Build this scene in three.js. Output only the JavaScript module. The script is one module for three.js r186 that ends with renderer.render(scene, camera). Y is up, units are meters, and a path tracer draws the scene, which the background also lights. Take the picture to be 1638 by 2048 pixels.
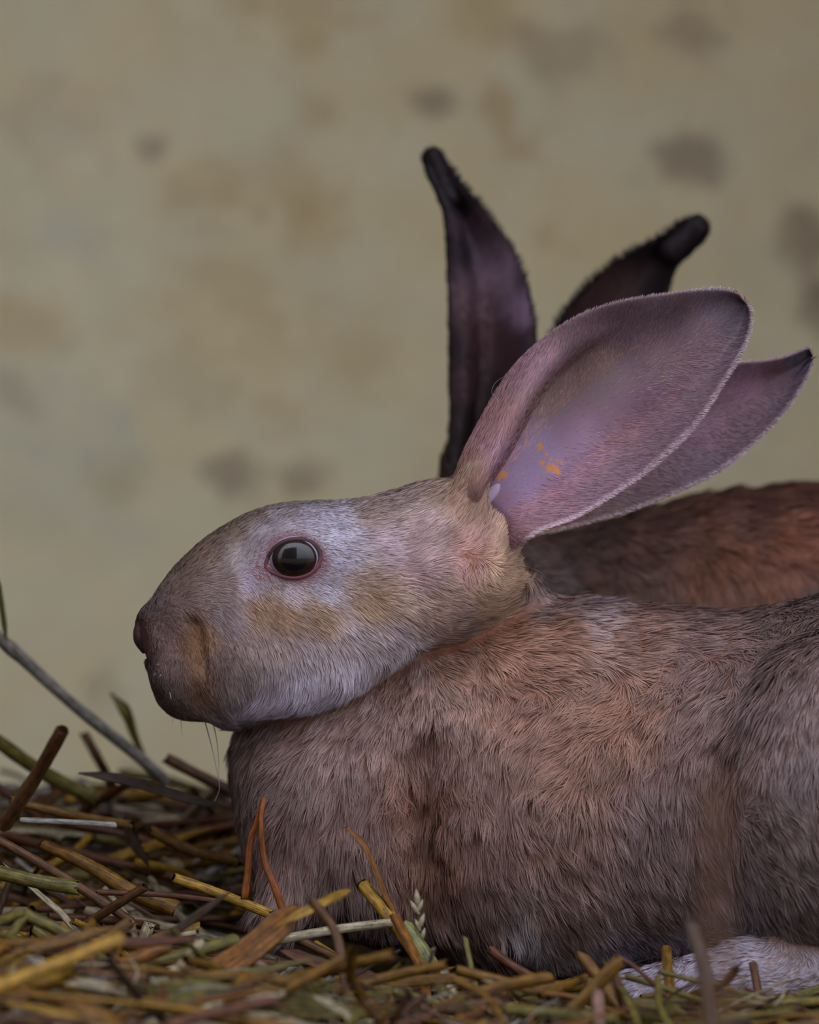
import * as THREE from 'three';
import { mergeGeometries } from 'three/addons/utils/BufferGeometryUtils.js';
import { ImprovedNoise } from 'three/addons/math/ImprovedNoise.js';

// ---------------------------------------------------------------- camera, sky, exposure
const W = 1638, H = 2048, FOCAL = 10000;                       // focal length in pixels of the 1638 x 2048 frame
const scene = new THREE.Scene();
const camera = new THREE.PerspectiveCamera(2 * Math.atan(H / 2 / FOCAL) * 180 / Math.PI, W / H, 0.05, 60);
camera.position.set(0, 0.08, 2);
camera.lookAt(0, 0, 0);
camera.focus = 1.968;
camera.userData.fStop = 7.2;
scene.add(camera);
camera.updateMatrixWorld(true);

const renderer = new THREE.WebGLRenderer();
renderer.toneMapping = THREE.LinearToneMapping;
renderer.toneMappingExposure = 4.2;
renderer.shadowMap.enabled = true;

// an even overcast sky, brighter overhead
{
  const w = 64, h = 32, d = new Float32Array(w * h * 4);
  for (let j = 0; j < h; j++) for (let i = 0; i < w; i++) {
    const el = Math.max(0, Math.sin((j + 0.5) / h * Math.PI - Math.PI / 2));
    const L = (1 + 2 * el) / 3, o = (j * w + i) * 4;
    d[o] = 1.42 * L; d[o + 1] = 1.5 * L; d[o + 2] = 1.74 * L; d[o + 3] = 1;
  }
  const t = new THREE.DataTexture(d, w, h, THREE.RGBAFormat, THREE.FloatType);
  t.mapping = THREE.EquirectangularReflectionMapping; t.magFilter = THREE.LinearFilter; t.needsUpdate = true;
  scene.background = t; scene.environment = t;
}

// ---------------------------------------------------------------- helpers
function rngOf(seed) { let a = seed >>> 0; return () => { a = (a + 0x6D2B79F5) >>> 0; let t = a; t = Math.imul(t ^ (t >>> 15), t | 1); t ^= t + Math.imul(t ^ (t >>> 7), t | 61); return ((t ^ (t >>> 14)) >>> 0) / 4294967296; }; }
const N = new ImprovedNoise();
const noise = (x, y, z) => N.noise(x + 100.3, y + 57.7, z + 31.1);
const lerp = (a, b, t) => a + (b - a) * t, clamp = (x, a = 0, b = 1) => Math.min(b, Math.max(a, x));
const smooth = (a, b, x) => { const t = clamp((x - a) / (b - a)); return t * t * (3 - 2 * t); };
const s2l = (v) => { v /= 255; return v <= 0.04045 ? v / 12.92 : ((v + 0.055) / 1.055) ** 2.4; };
const lin = (r, g, b) => [s2l(r), s2l(g), s2l(b)];
const camE = camera.matrixWorld.elements, camR = new THREE.Vector3(camE[0], camE[1], camE[2]), camU = new THREE.Vector3(camE[4], camE[5], camE[6]), camF = new THREE.Vector3(-camE[8], -camE[9], -camE[10]);
function at(px, py, z) {                                       // the point of the place at depth z that the photograph shows at px, py
  const d = camF.clone().addScaledVector(camR, (px - W / 2) / FOCAL).addScaledVector(camU, (H / 2 - py) / FOCAL);
  return camera.position.clone().addScaledVector(d, (z - camera.position.z) / d.z);
}
class Frame {                                                  // drawing units of one animal, 0.2 mm or so, y down, about a plane at depth z0
  constructor(z0) { this.z0 = z0; const c = at(W / 2, H / 2, z0); this.k = at(W / 2 + 100, H / 2, z0).sub(c).x / 100; this.yc = c.y; }
  toWorld(px, py, c, o = new THREE.Vector3()) { return o.set((px - W / 2) * this.k, this.yc - (py - H / 2) * this.k, this.z0 + c * this.k); }
  px(x) { return x / this.k + W / 2; } py(y) { return (this.yc - y) / this.k + H / 2; } c(z) { return (z - this.z0) / this.k; }
}
const names = {};
function numbered(n) { const k = names[n] = (names[n] ?? -1) + 1; return k ? `${n}_${String(k).padStart(3, '0')}` : n; }
function mesh(name, geometry, material, parent = scene) {
  const m = new THREE.Mesh(geometry, material); m.name = parent === scene ? numbered(name) : name; m.castShadow = m.receiveShadow = true; parent.add(m); return m;
}
function group(name, label, category, base) {
  const g = new THREE.Group(); g.name = numbered(name); g.position.copy(base); g.userData = { label, category }; scene.add(g); return g;
}
function curve1(points) {                                      // smooth 1D function through points, as a table
  const xs = points.map((p) => p[0]), n = xs.length, x0 = xs[0], x1 = xs[n - 1], size = 512, t = new Float32Array(size);
  const m = points.map((p, i) => i === 0 || i === n - 1 ? 0 : (points[i + 1][1] - points[i - 1][1]) / (xs[i + 1] - xs[i - 1]));
  m[0] = (points[1][1] - points[0][1]) / (xs[1] - xs[0]); m[n - 1] = (points[n - 1][1] - points[n - 2][1]) / (xs[n - 1] - xs[n - 2]);
  for (let k = 0; k < size; k++) {
    const x = x0 + (x1 - x0) * k / (size - 1); let i = 0; while (i < n - 2 && x > xs[i + 1]) i++;
    const h = xs[i + 1] - xs[i], u = (x - xs[i]) / h, a = points[i][1], b = points[i + 1][1];
    t[k] = (2 * u ** 3 - 3 * u * u + 1) * a + (u ** 3 - 2 * u * u + u) * h * m[i] + (-2 * u ** 3 + 3 * u * u) * b + (u ** 3 - u * u) * h * m[i + 1];
  }
  return (x) => { const s = clamp((x - x0) / (x1 - x0)) * (size - 1), i = Math.min(size - 2, s | 0), f = s - i; return t[i] * (1 - f) + t[i + 1] * f; };
}
const smin = (a, b, k) => { const h = Math.max(k - Math.abs(a - b), 0) / k; return Math.min(a, b) - h * h * k * 0.25; };
const smax = (a, b, k) => -smin(-a, -b, k);
function ellipsoid(cx, cy, cc, rx, ry, rc, turn = 0) {         // turn in the picture plane
  const ca = Math.cos(turn), sa = Math.sin(turn), m = Math.min(rx, ry, rc);
  return (x, y, c) => {
    const dx = x - cx, dy = y - cy, a = (dx * ca + dy * sa), b = (-dx * sa + dy * ca), d = c - cc;
    const k0 = Math.sqrt((a / rx) ** 2 + (b / ry) ** 2 + (d / rc) ** 2), k1 = Math.sqrt((a / rx / rx) ** 2 + (b / ry / ry) ** 2 + (d / rc / rc) ** 2);
    return k1 > 1e-6 ? k0 * (k0 - 1) / k1 : -m;
  };
}
function cone(a, b, ra, rb) {                                  // tapered capsule
  const bx = b[0] - a[0], by = b[1] - a[1], bc = b[2] - a[2], bb = bx * bx + by * by + bc * bc;
  return (x, y, c) => {
    const px = x - a[0], py = y - a[1], pc = c - a[2], t = clamp((px * bx + py * by + pc * bc) / bb);
    return Math.hypot(px - bx * t, py - by * t, pc - bc * t) - lerp(ra, rb, t);
  };
}
function loft(x0, x1, top, bot, half, mid, e = 2.2) {          // upright cross-sections along the length of an animal
  return (x, y, c) => {
    const xx = clamp(x, x0, x1), t = top(xx), b = bot(xx), h = Math.max(4, (b - t) / 2), w = Math.max(4, half(xx)), cy = (t + b) / 2;
    const r = (Math.abs((y - cy) / h) ** e + Math.abs((c - mid(xx)) / w) ** e) ** (1 / e);
    const d = (r - 1) * Math.min(h, w), dx = Math.abs(x - xx);
    return dx > 0 ? Math.hypot(Math.max(d, 0), dx) + Math.min(d, 0) * 0 : d;
  };
}
function surfaceNets(f, lo, hi, cell, frame) {
  const n = [0, 1, 2].map((i) => Math.ceil((hi[i] - lo[i]) / cell) + 1), [nx, ny, nz] = n, v = new Float32Array(nx * ny * nz);
  for (let k = 0, o = 0; k < nz; k++) for (let j = 0; j < ny; j++) for (let i = 0; i < nx; i++, o++) v[o] = f(lo[0] + i * cell, lo[1] + j * cell, lo[2] + k * cell);
  const ids = new Int32Array(nx * ny * nz).fill(-1), P = [], idx = [], sx = 1, sy = nx, sz = nx * ny;
  const corner = [0, sx, sy, sx + sy, sz, sx + sz, sy + sz, sx + sy + sz];
  const edges = [[0, 1], [2, 3], [4, 5], [6, 7], [0, 2], [1, 3], [4, 6], [5, 7], [0, 4], [1, 5], [2, 6], [3, 7]];
  for (let k = 0; k < nz - 1; k++) for (let j = 0; j < ny - 1; j++) for (let i = 0; i < nx - 1; i++) {
    const o = i * sx + j * sy + k * sz; let neg = 0;
    for (let q = 0; q < 8; q++) if (v[o + corner[q]] < 0) neg++;
    if (neg === 0 || neg === 8) continue;
    let a = 0, b = 0, c = 0, m = 0;
    for (const [p, q] of edges) {
      const vp = v[o + corner[p]], vq = v[o + corner[q]];
      if ((vp < 0) === (vq < 0)) continue;
      const t = vp / (vp - vq);
      a += lerp(p & 1, q & 1, t); b += lerp((p >> 1) & 1, (q >> 1) & 1, t); c += lerp(p >> 2, q >> 2, t); m++;
    }
    ids[o] = P.length / 3; P.push(lo[0] + (i + a / m) * cell, lo[1] + (j + b / m) * cell, lo[2] + (k + c / m) * cell);
  }
  const quad = (a, b, c, d, flip) => { if (a < 0 || b < 0 || c < 0 || d < 0) return; flip ? idx.push(a, c, b, a, d, c) : idx.push(a, b, c, a, c, d); };
  for (let k = 1; k < nz - 1; k++) for (let j = 1; j < ny - 1; j++) for (let i = 1; i < nx - 1; i++) {
    const o = i * sx + j * sy + k * sz, s = v[o] < 0;
    if (s !== (v[o + sx] < 0)) quad(ids[o - sy - sz], ids[o - sz], ids[o], ids[o - sy], s);
    if (s !== (v[o + sy] < 0)) quad(ids[o - sx - sz], ids[o - sx], ids[o], ids[o - sz], s);
    if (s !== (v[o + sz] < 0)) quad(ids[o - sx - sy], ids[o - sy], ids[o], ids[o - sx], s);
  }
  const pos = new Float32Array(P.length), nor = new Float32Array(P.length), e = cell * 0.8, w = new THREE.Vector3();
  for (let q = 0; q < P.length; q += 3) {
    const [x, y, c] = [P[q], P[q + 1], P[q + 2]];
    w.set(f(x + e, y, c) - f(x - e, y, c), -(f(x, y + e, c) - f(x, y - e, c)), f(x, y, c + e) - f(x, y, c - e)).normalize();
    nor.set([w.x, w.y, w.z], q); frame.toWorld(x, y, c, w); pos.set([w.x, w.y, w.z], q);
  }
  const g = new THREE.BufferGeometry(); g.setAttribute('position', new THREE.BufferAttribute(pos, 3)); g.setAttribute('normal', new THREE.BufferAttribute(nor, 3));
  // the y axis of the drawing points down, so check which way the faces wind
  const [A, B, C] = [0, 1, 2].map((q) => new THREE.Vector3().fromArray(pos, idx[q] * 3)), fn = B.sub(A).cross(C.sub(A));
  if (fn.dot(new THREE.Vector3().fromArray(nor, idx[0] * 3)) < 0) for (let q = 0; q < idx.length; q += 3) { const t = idx[q + 1]; idx[q + 1] = idx[q + 2]; idx[q + 2] = t; }
  g.setIndex(idx); return g;
}
function paint(g, fn) {                                        // vertex colours, linear, from position and normal
  const p = g.attributes.position, c = new Float32Array(p.count * 3), v = new THREE.Vector3();
  for (let i = 0; i < p.count; i++) c.set(fn(v.fromBufferAttribute(p, i), i), i * 3);
  g.setAttribute('color', new THREE.BufferAttribute(c, 3)); return g;
}
function blend(points, width) {                                // value between hand-placed points [x, y, ...value]
  const n = points[0].length - 2, w2 = width * width;
  return (x, y, out = new Array(n)) => {
    let s = 0; out.fill(0);
    for (const p of points) { const d = ((x - p[0]) ** 2 + (y - p[1]) ** 2) / w2, w = 1 / (0.05 + d * d); s += w; for (let i = 0; i < n; i++) out[i] += w * p[2 + i]; }
    for (let i = 0; i < n; i++) out[i] /= s; return out;
  };
}
// ---------------------------------------------------------------- fur: ribbons rooted on a surface and combed along it
function sample(g, count, weight, rng) {
  const p = g.attributes.position, nn = g.attributes.normal, ix = g.index.array, T = ix.length / 3, cum = new Float64Array(T);
  const a = new THREE.Vector3(), b = new THREE.Vector3(), c = new THREE.Vector3(), m = new THREE.Vector3(), nm = new THREE.Vector3(); let total = 0;
  for (let t = 0; t < T; t++) {
    a.fromBufferAttribute(p, ix[3 * t]); b.fromBufferAttribute(p, ix[3 * t + 1]); c.fromBufferAttribute(p, ix[3 * t + 2]);
    m.copy(a).add(b).add(c).divideScalar(3); nm.fromBufferAttribute(nn, ix[3 * t]);
    const area = b.sub(a).cross(c.sub(a)).length() / 2; total += area * Math.max(0, weight(m, nm, ix[3 * t])); cum[t] = total;
  }
  const out = [];
  for (let i = 0; i < count; i++) {
    const r = rng() * total; let l = 0, h = T - 1; while (l < h) { const q = (l + h) >> 1; cum[q] < r ? l = q + 1 : h = q; }
    let u = rng(), v = rng(); if (u + v > 1) { u = 1 - u; v = 1 - v; }
    const [i0, i1, i2] = [ix[3 * l], ix[3 * l + 1], ix[3 * l + 2]], w = 1 - u - v;
    out.push([new THREE.Vector3().addScaledVector(a.fromBufferAttribute(p, i0), w).addScaledVector(b.fromBufferAttribute(p, i1), u).addScaledVector(c.fromBufferAttribute(p, i2), v),
      new THREE.Vector3().addScaledVector(a.fromBufferAttribute(nn, i0), w).addScaledVector(b.fromBufferAttribute(nn, i1), u).addScaledVector(c.fromBufferAttribute(nn, i2), v).normalize(), i0]);
  }
  return out;
}
const hash3 = (i, j, k) => { let h = Math.imul(i, 374761393) ^ Math.imul(j, 668265263) ^ Math.imul(k, 2147483647 ^ 0x5bd1e995); h = Math.imul(h ^ (h >>> 13), 1274126177); return ((h ^ (h >>> 16)) >>> 0) / 4294967296; };
// groom(point, normal, vertex) returns { dir: [x, y, z], length, width, lift, mess, clump, root: [rgb], tip: [rgb] } in metres and linear colour
function fur(points, groom, rng, clumpCell = 0.005, S = 3) {
  const per = 2 * S + 1, n = points.length;
  const pos = new Float32Array(n * per * 3), nor = new Float32Array(n * per * 3), col = new Float32Array(n * per * 3), idx = new Uint32Array(n * (2 * S - 1) * 3);
  const d = new THREE.Vector3(), side = new THREE.Vector3(), q = new THREE.Vector3(), sn = new THREE.Vector3(), cc = new THREE.Vector3(), bend = new THREE.Vector3(); let vo = 0, io = 0;
  for (let h = 0; h < n; h++) {
    const [p, nrm, vi] = points[h], g = groom(p, nrm, vi);
    // the nearest tuft centre draws the tips together
    const ci = Math.floor(p.x / clumpCell), cj = Math.floor(p.y / clumpCell), ck = Math.floor(p.z / clumpCell); let best = 1e9;
    for (let i = -1; i <= 1; i++) for (let j = -1; j <= 1; j++) for (let k = -1; k <= 1; k++) {
      const x = (ci + i + hash3(ci + i, cj + j, ck + k)) * clumpCell, y = (cj + j + hash3(cj + j, ck + k, ci + i + 7)) * clumpCell, z = (ck + k + hash3(ck + k, ci + i, cj + j + 13)) * clumpCell;
      const dd = (x - p.x) ** 2 + (y - p.y) ** 2 + (z - p.z) ** 2; if (dd < best) { best = dd; cc.set(x, y, z); }
    }
    const tuft = hash3(Math.round(cc.x * 9e4), Math.round(cc.y * 9e4), Math.round(cc.z * 9e4)), tuft2 = (tuft * 977.3) % 1;
    const f = 85, f2 = 260;
    d.set(g.dir[0] + g.mess * (1.1 * noise(p.x * f, p.y * f, p.z * f) + 0.8 * noise(p.x * f2, p.y * f2, p.z * f2 + 5) + 0.9 * (tuft - 0.5) + 0.45 * (rng() - 0.5)),
      g.dir[1] + g.mess * (1.1 * noise(p.x * f + 40, p.y * f, p.z * f) + 0.8 * noise(p.x * f2 + 40, p.y * f2, p.z * f2) + 0.9 * (tuft2 - 0.5) + 0.45 * (rng() - 0.5)), g.dir[2]);
    d.addScaledVector(nrm, -d.dot(nrm)).normalize();
    bend.copy(d).addScaledVector(nrm, g.lift * (0.6 + 0.8 * rng()) * (0.75 + 0.5 * tuft)).normalize();
    side.crossVectors(d, nrm).normalize();
    const turn = (rng() - 0.5) * 1.6; side.multiplyScalar(Math.cos(turn)).addScaledVector(nrm, Math.sin(turn)).normalize();
    const L = g.length * (0.65 + 0.6 * rng()), w = g.width * (0.7 + 0.6 * rng()), shade = 0.86 + 0.28 * rng() * 1 + 0.16 * (tuft2 - 0.5);
    cc.sub(p).addScaledVector(nrm, -cc.dot(nrm)); const cl = cc.length(); if (cl > clumpCell) cc.multiplyScalar(clumpCell / cl);
    sn.copy(nrm).addScaledVector(side, (rng() - 0.5) * 0.9).normalize();
    const curl = (rng() - 0.5) * 0.25 * g.mess;
    for (let s = 0; s <= S; s++) {
      const t = s / S, ww = w * 0.5 * (s === S ? 0 : 1 - 0.55 * t * t);
      // rises from the skin, then lies back along the comb direction
      q.copy(p).addScaledVector(nrm, -0.02 * L).addScaledVector(bend, L * t * (1 - 0.35 * t)).addScaledVector(d, L * 0.35 * t * t).addScaledVector(nrm, -L * g.lift * 0.22 * t * t).addScaledVector(cc, g.clump * t * t).addScaledVector(side, curl * L * t * t);
      const m = smooth(0.05, 0.8, t), r = lerp(g.root[0], g.tip[0], m) * shade, gg = lerp(g.root[1], g.tip[1], m) * shade, bb = lerp(g.root[2], g.tip[2], m) * shade;
      for (const e of s === S ? [0] : [-1, 1]) {
        pos[vo] = q.x + side.x * ww * e; pos[vo + 1] = q.y + side.y * ww * e; pos[vo + 2] = q.z + side.z * ww * e;
        nor[vo] = sn.x; nor[vo + 1] = sn.y; nor[vo + 2] = sn.z; col[vo] = r; col[vo + 1] = gg; col[vo + 2] = bb; vo += 3;
      }
    }
    const o = h * per;
    for (let s = 0; s < S - 1; s++) { const a = o + 2 * s; idx.set([a, a + 1, a + 2, a + 1, a + 3, a + 2], io); io += 6; }
    idx.set([o + 2 * S - 2, o + 2 * S - 1, o + 2 * S], io); io += 3;
  }
  const geo = new THREE.BufferGeometry();
  geo.setAttribute('position', new THREE.BufferAttribute(pos, 3)); geo.setAttribute('normal', new THREE.BufferAttribute(nor, 3)); geo.setAttribute('color', new THREE.BufferAttribute(col, 3));
  geo.setIndex(new THREE.BufferAttribute(idx, 1)); return geo;
}
// an ear: a cupped sheet with thickness between two margins; depth(u, v) in drawing units
function spline(points, n) { return new THREE.CatmullRomCurve3(points.map((p) => new THREE.Vector3(p[0], p[1], 0)), false, 'centripetal').getSpacedPoints(n); }
function earSheet(front, back, depth, thick, frame, nu = 150, nv = 72) {
  const A = spline(front, nu), B = spline(back, nu), mid = [], nrm = [], uv = [];
  for (let i = 0; i <= nu; i++) for (let j = 0; j <= nv; j++) {
    const u = i / nu, v = 0.5 - 0.5 * Math.cos(Math.PI * lerp(0.02, 0.98, j / nv)) , w = frame.toWorld(lerp(A[i].x, B[i].x, v), lerp(A[i].y, B[i].y, v), depth(u, v)); mid.push(w); uv.push([u, v]);
  }
  const at2 = (i, j) => mid[clamp(i, 0, nu) * (nv + 1) + clamp(j, 0, nv)];
  for (let i = 0; i <= nu; i++) for (let j = 0; j <= nv; j++) {
    const n = at2(i + 1, j).clone().sub(at2(i - 1, j)).cross(at2(i, j + 1).clone().sub(at2(i, j - 1))); if (n.lengthSq() < 1e-18) n.set(0, 0, 1); n.normalize(); if (n.z < 0) n.negate(); nrm.push(n);
  }
  const pos = [], nor = [], UV = [], idx = [], ring = 2 * (nv + 1);
  for (let i = 0; i <= nu; i++) for (let s = 0; s < 2; s++) for (let j0 = 0; j0 <= nv; j0++) {
    const j = s ? nv - j0 : j0, o = i * (nv + 1) + j, [u, v] = uv[o], e = Math.sqrt(Math.max(0, 1 - Math.abs(2 * v - 1) ** 6)) * Math.sqrt(clamp((1 - u) * 18)) * thick * frame.k * 0.5 + 0.0001;
    const p = mid[o].clone().addScaledVector(nrm[o], s ? -e : e); pos.push(p.x, p.y, p.z); nor.push(0, 0, 0); UV.push(u, s ? -v - 1e-3 : v);
  }
  for (let i = 0; i < nu; i++) for (let k = 0; k < ring; k++) { const a = i * ring + k, b = i * ring + (k + 1) % ring, c = a + ring, d = b + ring; idx.push(a, c, b, b, c, d); }
  const g = new THREE.BufferGeometry(); g.setAttribute('position', new THREE.Float32BufferAttribute(pos, 3)); g.setIndex(idx); g.computeVertexNormals();
  const test = (nv >> 1) + (nu >> 1) * ring; if (g.attributes.normal.getZ(test) < 0) { for (let q = 0; q < idx.length; q += 3) { const t = idx[q + 1]; idx[q + 1] = idx[q + 2]; idx[q + 2] = t; } g.setIndex(idx); g.computeVertexNormals(); }
  g.userData.uv = UV; return g;
}
const strip = (g) => { const r = new THREE.BufferGeometry(); for (const k of ['position', 'normal', 'color']) r.setAttribute(k, g.attributes[k]); r.setIndex(g.index); return r; };

// ---------------------------------------------------------------- materials
function dataTexture(w, h, fn, srgb = true) {
  const d = new Uint8Array(w * h * 4); for (let j = 0; j < h; j++) for (let i = 0; i < w; i++) { const c = fn(i, j), o = (j * w + i) * 4; d[o] = c[0]; d[o + 1] = c[1]; d[o + 2] = c[2]; d[o + 3] = 255; }
  const t = new THREE.DataTexture(d, w, h); t.magFilter = THREE.LinearFilter; t.minFilter = THREE.LinearFilter; t.wrapS = t.wrapT = THREE.RepeatWrapping; if (srgb) t.colorSpace = THREE.SRGBColorSpace; t.needsUpdate = true; return t;
}
const skinMat = new THREE.MeshPhysicalMaterial({ vertexColors: true, roughness: 0.62, specularIntensity: 0.35 });
const furMat = new THREE.MeshPhysicalMaterial({ vertexColors: true, roughness: 0.55, specularIntensity: 0.45, side: THREE.DoubleSide });
const darkFurMat = new THREE.MeshPhysicalMaterial({ vertexColors: true, roughness: 0.5, specularIntensity: 0.3, side: THREE.DoubleSide });

// ---------------------------------------------------------------- the shelter: floor, walls, roof, and an added unseen wall opposite
const structure = (o) => { o.userData.kind = 'structure'; return o; };
const FLOOR = -0.25, WALLZ = -1.25;
{
  const fbm = (x, y, s) => noise(x, y, s) * 0.55 + noise(x * 2.1, y * 2.1, s + 9) * 0.28 + noise(x * 4.3, y * 4.3, s + 17) * 0.17;
  // stains and bare patches on the limewashed wall: [px, py, radius, stretch, turn, colour, strength]
  const stains = [[868, 208, 34, 1.1, 0, 'g', 0.75], [1000, 225, 30, 2.6, 1.15, 'o', 0.7], [1045, 300, 34, 1.5, 0.2, 'o', 0.7], [1378, 318, 50, 1.5, 0.1, 'g', 0.75], [1368, 68, 46, 1.3, 0, 'g', 0.5], [300, 297, 34, 1.1, 0, 'g', 0.65],
    [1085, 470, 34, 1.4, 0, 'o', 0.6], [470, 948, 44, 1.3, 0, 'g', 0.75], [608, 962, 40, 1.2, 0, 'g', 0.6], [232, 975, 44, 1.3, 0.5, 'o', 0.6], [450, 400, 60, 2, 0.2, 'o', 0.55], [600, 390, 60, 2, 0.9, 'o', 0.4], [200, 1375, 40, 1.2, 0, 'g', 0.45],
    [1622, 500, 60, 1.6, 1.3, 'g', 0.8], [1632, 610, 44, 1.6, 1.2, 'g', 0.7], [25, 655, 60, 1.8, 0.3, 'o', 0.5], [110, 250, 80, 1.6, 0.2, 'p', 0.22], [620, 40, 60, 2.5, 0.3, 'o', 0.5], [980, 30, 50, 2, 0.7, 'o', 0.5], [1130, 80, 60, 1.3, 0.2, 'g', 0.35],
    [480, 590, 60, 1.4, 0.8, 'o', 0.3], [120, 450, 60, 1.5, 0.3, 'c', 0.6], [60, 830, 110, 1.6, 0.4, 'c', 0.4], [140, 1000, 110, 1.6, 0.3, 'c', 0.4], [640, 232, 28, 1.4, 0.4, 'o', 0.5], [700, 700, 60, 1.8, 0.4, 'o', 0.3], [30, 790, 40, 1.4, 1, 'g', 0.5], [150, 790, 60, 1.6, 0.6, 'c', 0.4], [380, 760, 70, 1.8, 0.3, 'o', 0.22], [560, 820, 60, 1.4, 0.3, 'o', 0.25]];
  const tint = { g: [152, 136, 118], o: [204, 176, 126], p: [182, 162, 146], c: [210, 214, 196] };
  const TW = 1024, TH = 1024, sizeM = 0.66, cx = 0, c0 = at(W / 2, H / 2, WALLZ).y;
  const kz = (2 - WALLZ) / FOCAL, tex = dataTexture(TW, TH, (i, j) => {
    const x = cx + (i / TW - 0.5) * sizeM, y = c0 + (j / TH - 0.5) * sizeM, px = x / kz + W / 2, py = H / 2 - (y - c0) / kz;
    const a = fbm(x * 9, y * 9, 1), b = fbm(x * 26, y * 26, 4), c = fbm(x * 90, y * 90, 7);
    let col = [237 + 9 * a + 8 * b + 8 * c, 228 + 11 * a + 9 * b + 9 * c, 192 + 13 * a + 11 * b + 9 * c];
    const warm = clamp(0.5 + 1.4 * fbm(x * 14 + 3, y * 14, 12)); col = [col[0] + 3 * warm, col[1] - 5 * warm, col[2] - 16 * warm];
    for (const [sx, sy, r, st, tn, k, m] of stains) {
      let dx = px - sx, dy = py - sy; if (Math.abs(dx) > 320 || Math.abs(dy) > 320) continue;
      const u = (dx * Math.cos(tn) + dy * Math.sin(tn)) / st, w = -dx * Math.sin(tn) + dy * Math.cos(tn), d = Math.hypot(u, w) / r + 1.3 * b + 0.8 * c;
      const f = 0.8 * m * (1 - smooth(0.4, 1.5, d)); for (let q = 0; q < 3; q++) col[q] = lerp(col[q], tint[k][q], f);
    }
    return col.map((v) => clamp(v, 0, 255));
  });
  const bump = dataTexture(256, 256, (i, j) => { const v = 128 + 80 * fbm(i / 9, j / 9, 2) + 40 * fbm(i / 3, j / 3, 3); return [v, v, v]; }, false); bump.repeat.set(3, 3);
  tex.wrapS = tex.wrapT = THREE.MirroredRepeatWrapping;
  const lime = new THREE.MeshStandardMaterial({ map: tex, bumpMap: bump, bumpScale: 0.0015, roughness: 0.93 });
  const wx0 = -0.5, wx1 = 0.75, roofY = 0.56, bw = new THREE.BoxGeometry(wx1 - wx0, roofY - FLOOR, 0.12);
  const uvOf = (g, ox, oy) => { const p = g.attributes.position, u = g.attributes.uv; for (let i = 0; i < p.count; i++) u.setXY(i, (p.getX(i) + ox - cx) / sizeM + 0.5, (p.getY(i) + oy - c0) / sizeM + 0.5); };
  uvOf(bw, (wx0 + wx1) / 2, (roofY + FLOOR) / 2);
  const back = structure(mesh('wall_back', bw, lime)); back.position.set((wx0 + wx1) / 2, (roofY + FLOOR) / 2, WALLZ - 0.06);
  const boardTex = dataTexture(256, 256, (i, j) => { const s = fbm(i / 40, j / 5, 21), t = fbm(i / 90, j / 1.6, 22); const v = 1 + 0.35 * s + 0.3 * t; return [96 * v, 76 * v, 56 * v].map((q) => clamp(q, 0, 255)); });
  const wood = new THREE.MeshStandardMaterial({ map: boardTex, roughness: 0.85 });
  const gable = (name, x) => { const sh = new THREE.Shape([[WALLZ - 0.12, FLOOR], [0.22, FLOOR], [0.22, 1.14], [WALLZ - 0.12, roofY]].map((p) => new THREE.Vector2(...p))); const g = new THREE.ExtrudeGeometry(sh, { depth: 0.08, bevelEnabled: false }); g.rotateY(-Math.PI / 2); const m = structure(mesh(name, g, wood)); m.position.x = x; };
  gable('wall_left', wx0); gable('wall_right', wx1 + 0.08);
  const roof = structure(mesh('ceiling', new THREE.BoxGeometry(wx1 - wx0 + 0.3, 0.05, 1.75), wood)); roof.position.set((wx0 + wx1) / 2, 0.88, WALLZ - 0.12 + 0.82); roof.rotation.x = -Math.atan2(1.14 - roofY, 0.22 - WALLZ + 0.12);  // unseen roof and gables, shaped to darken the wall top and sides
  const dirt = dataTexture(256, 256, (i, j) => { const v = 1 + 0.4 * fbm(i / 20, j / 20, 31) + 0.3 * fbm(i / 4, j / 4, 33); return [112 * v, 98 * v, 80 * v].map((q) => clamp(q, 0, 255)); }); dirt.repeat.set(6, 6);
  const floor = structure(mesh('floor', new THREE.BoxGeometry(16, 0.1, 16), new THREE.MeshStandardMaterial({ map: dirt, roughness: 0.95 }))); floor.position.set(0, FLOOR - 0.05, 3);
  const skyBlocker = structure(mesh('added_wall_opposite', new THREE.BoxGeometry(8, 8, 0.3), wood)); skyBlocker.position.set(-3.75, FLOOR + 4, 6.4);  // added out of view to block the left half of the sky
}

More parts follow.
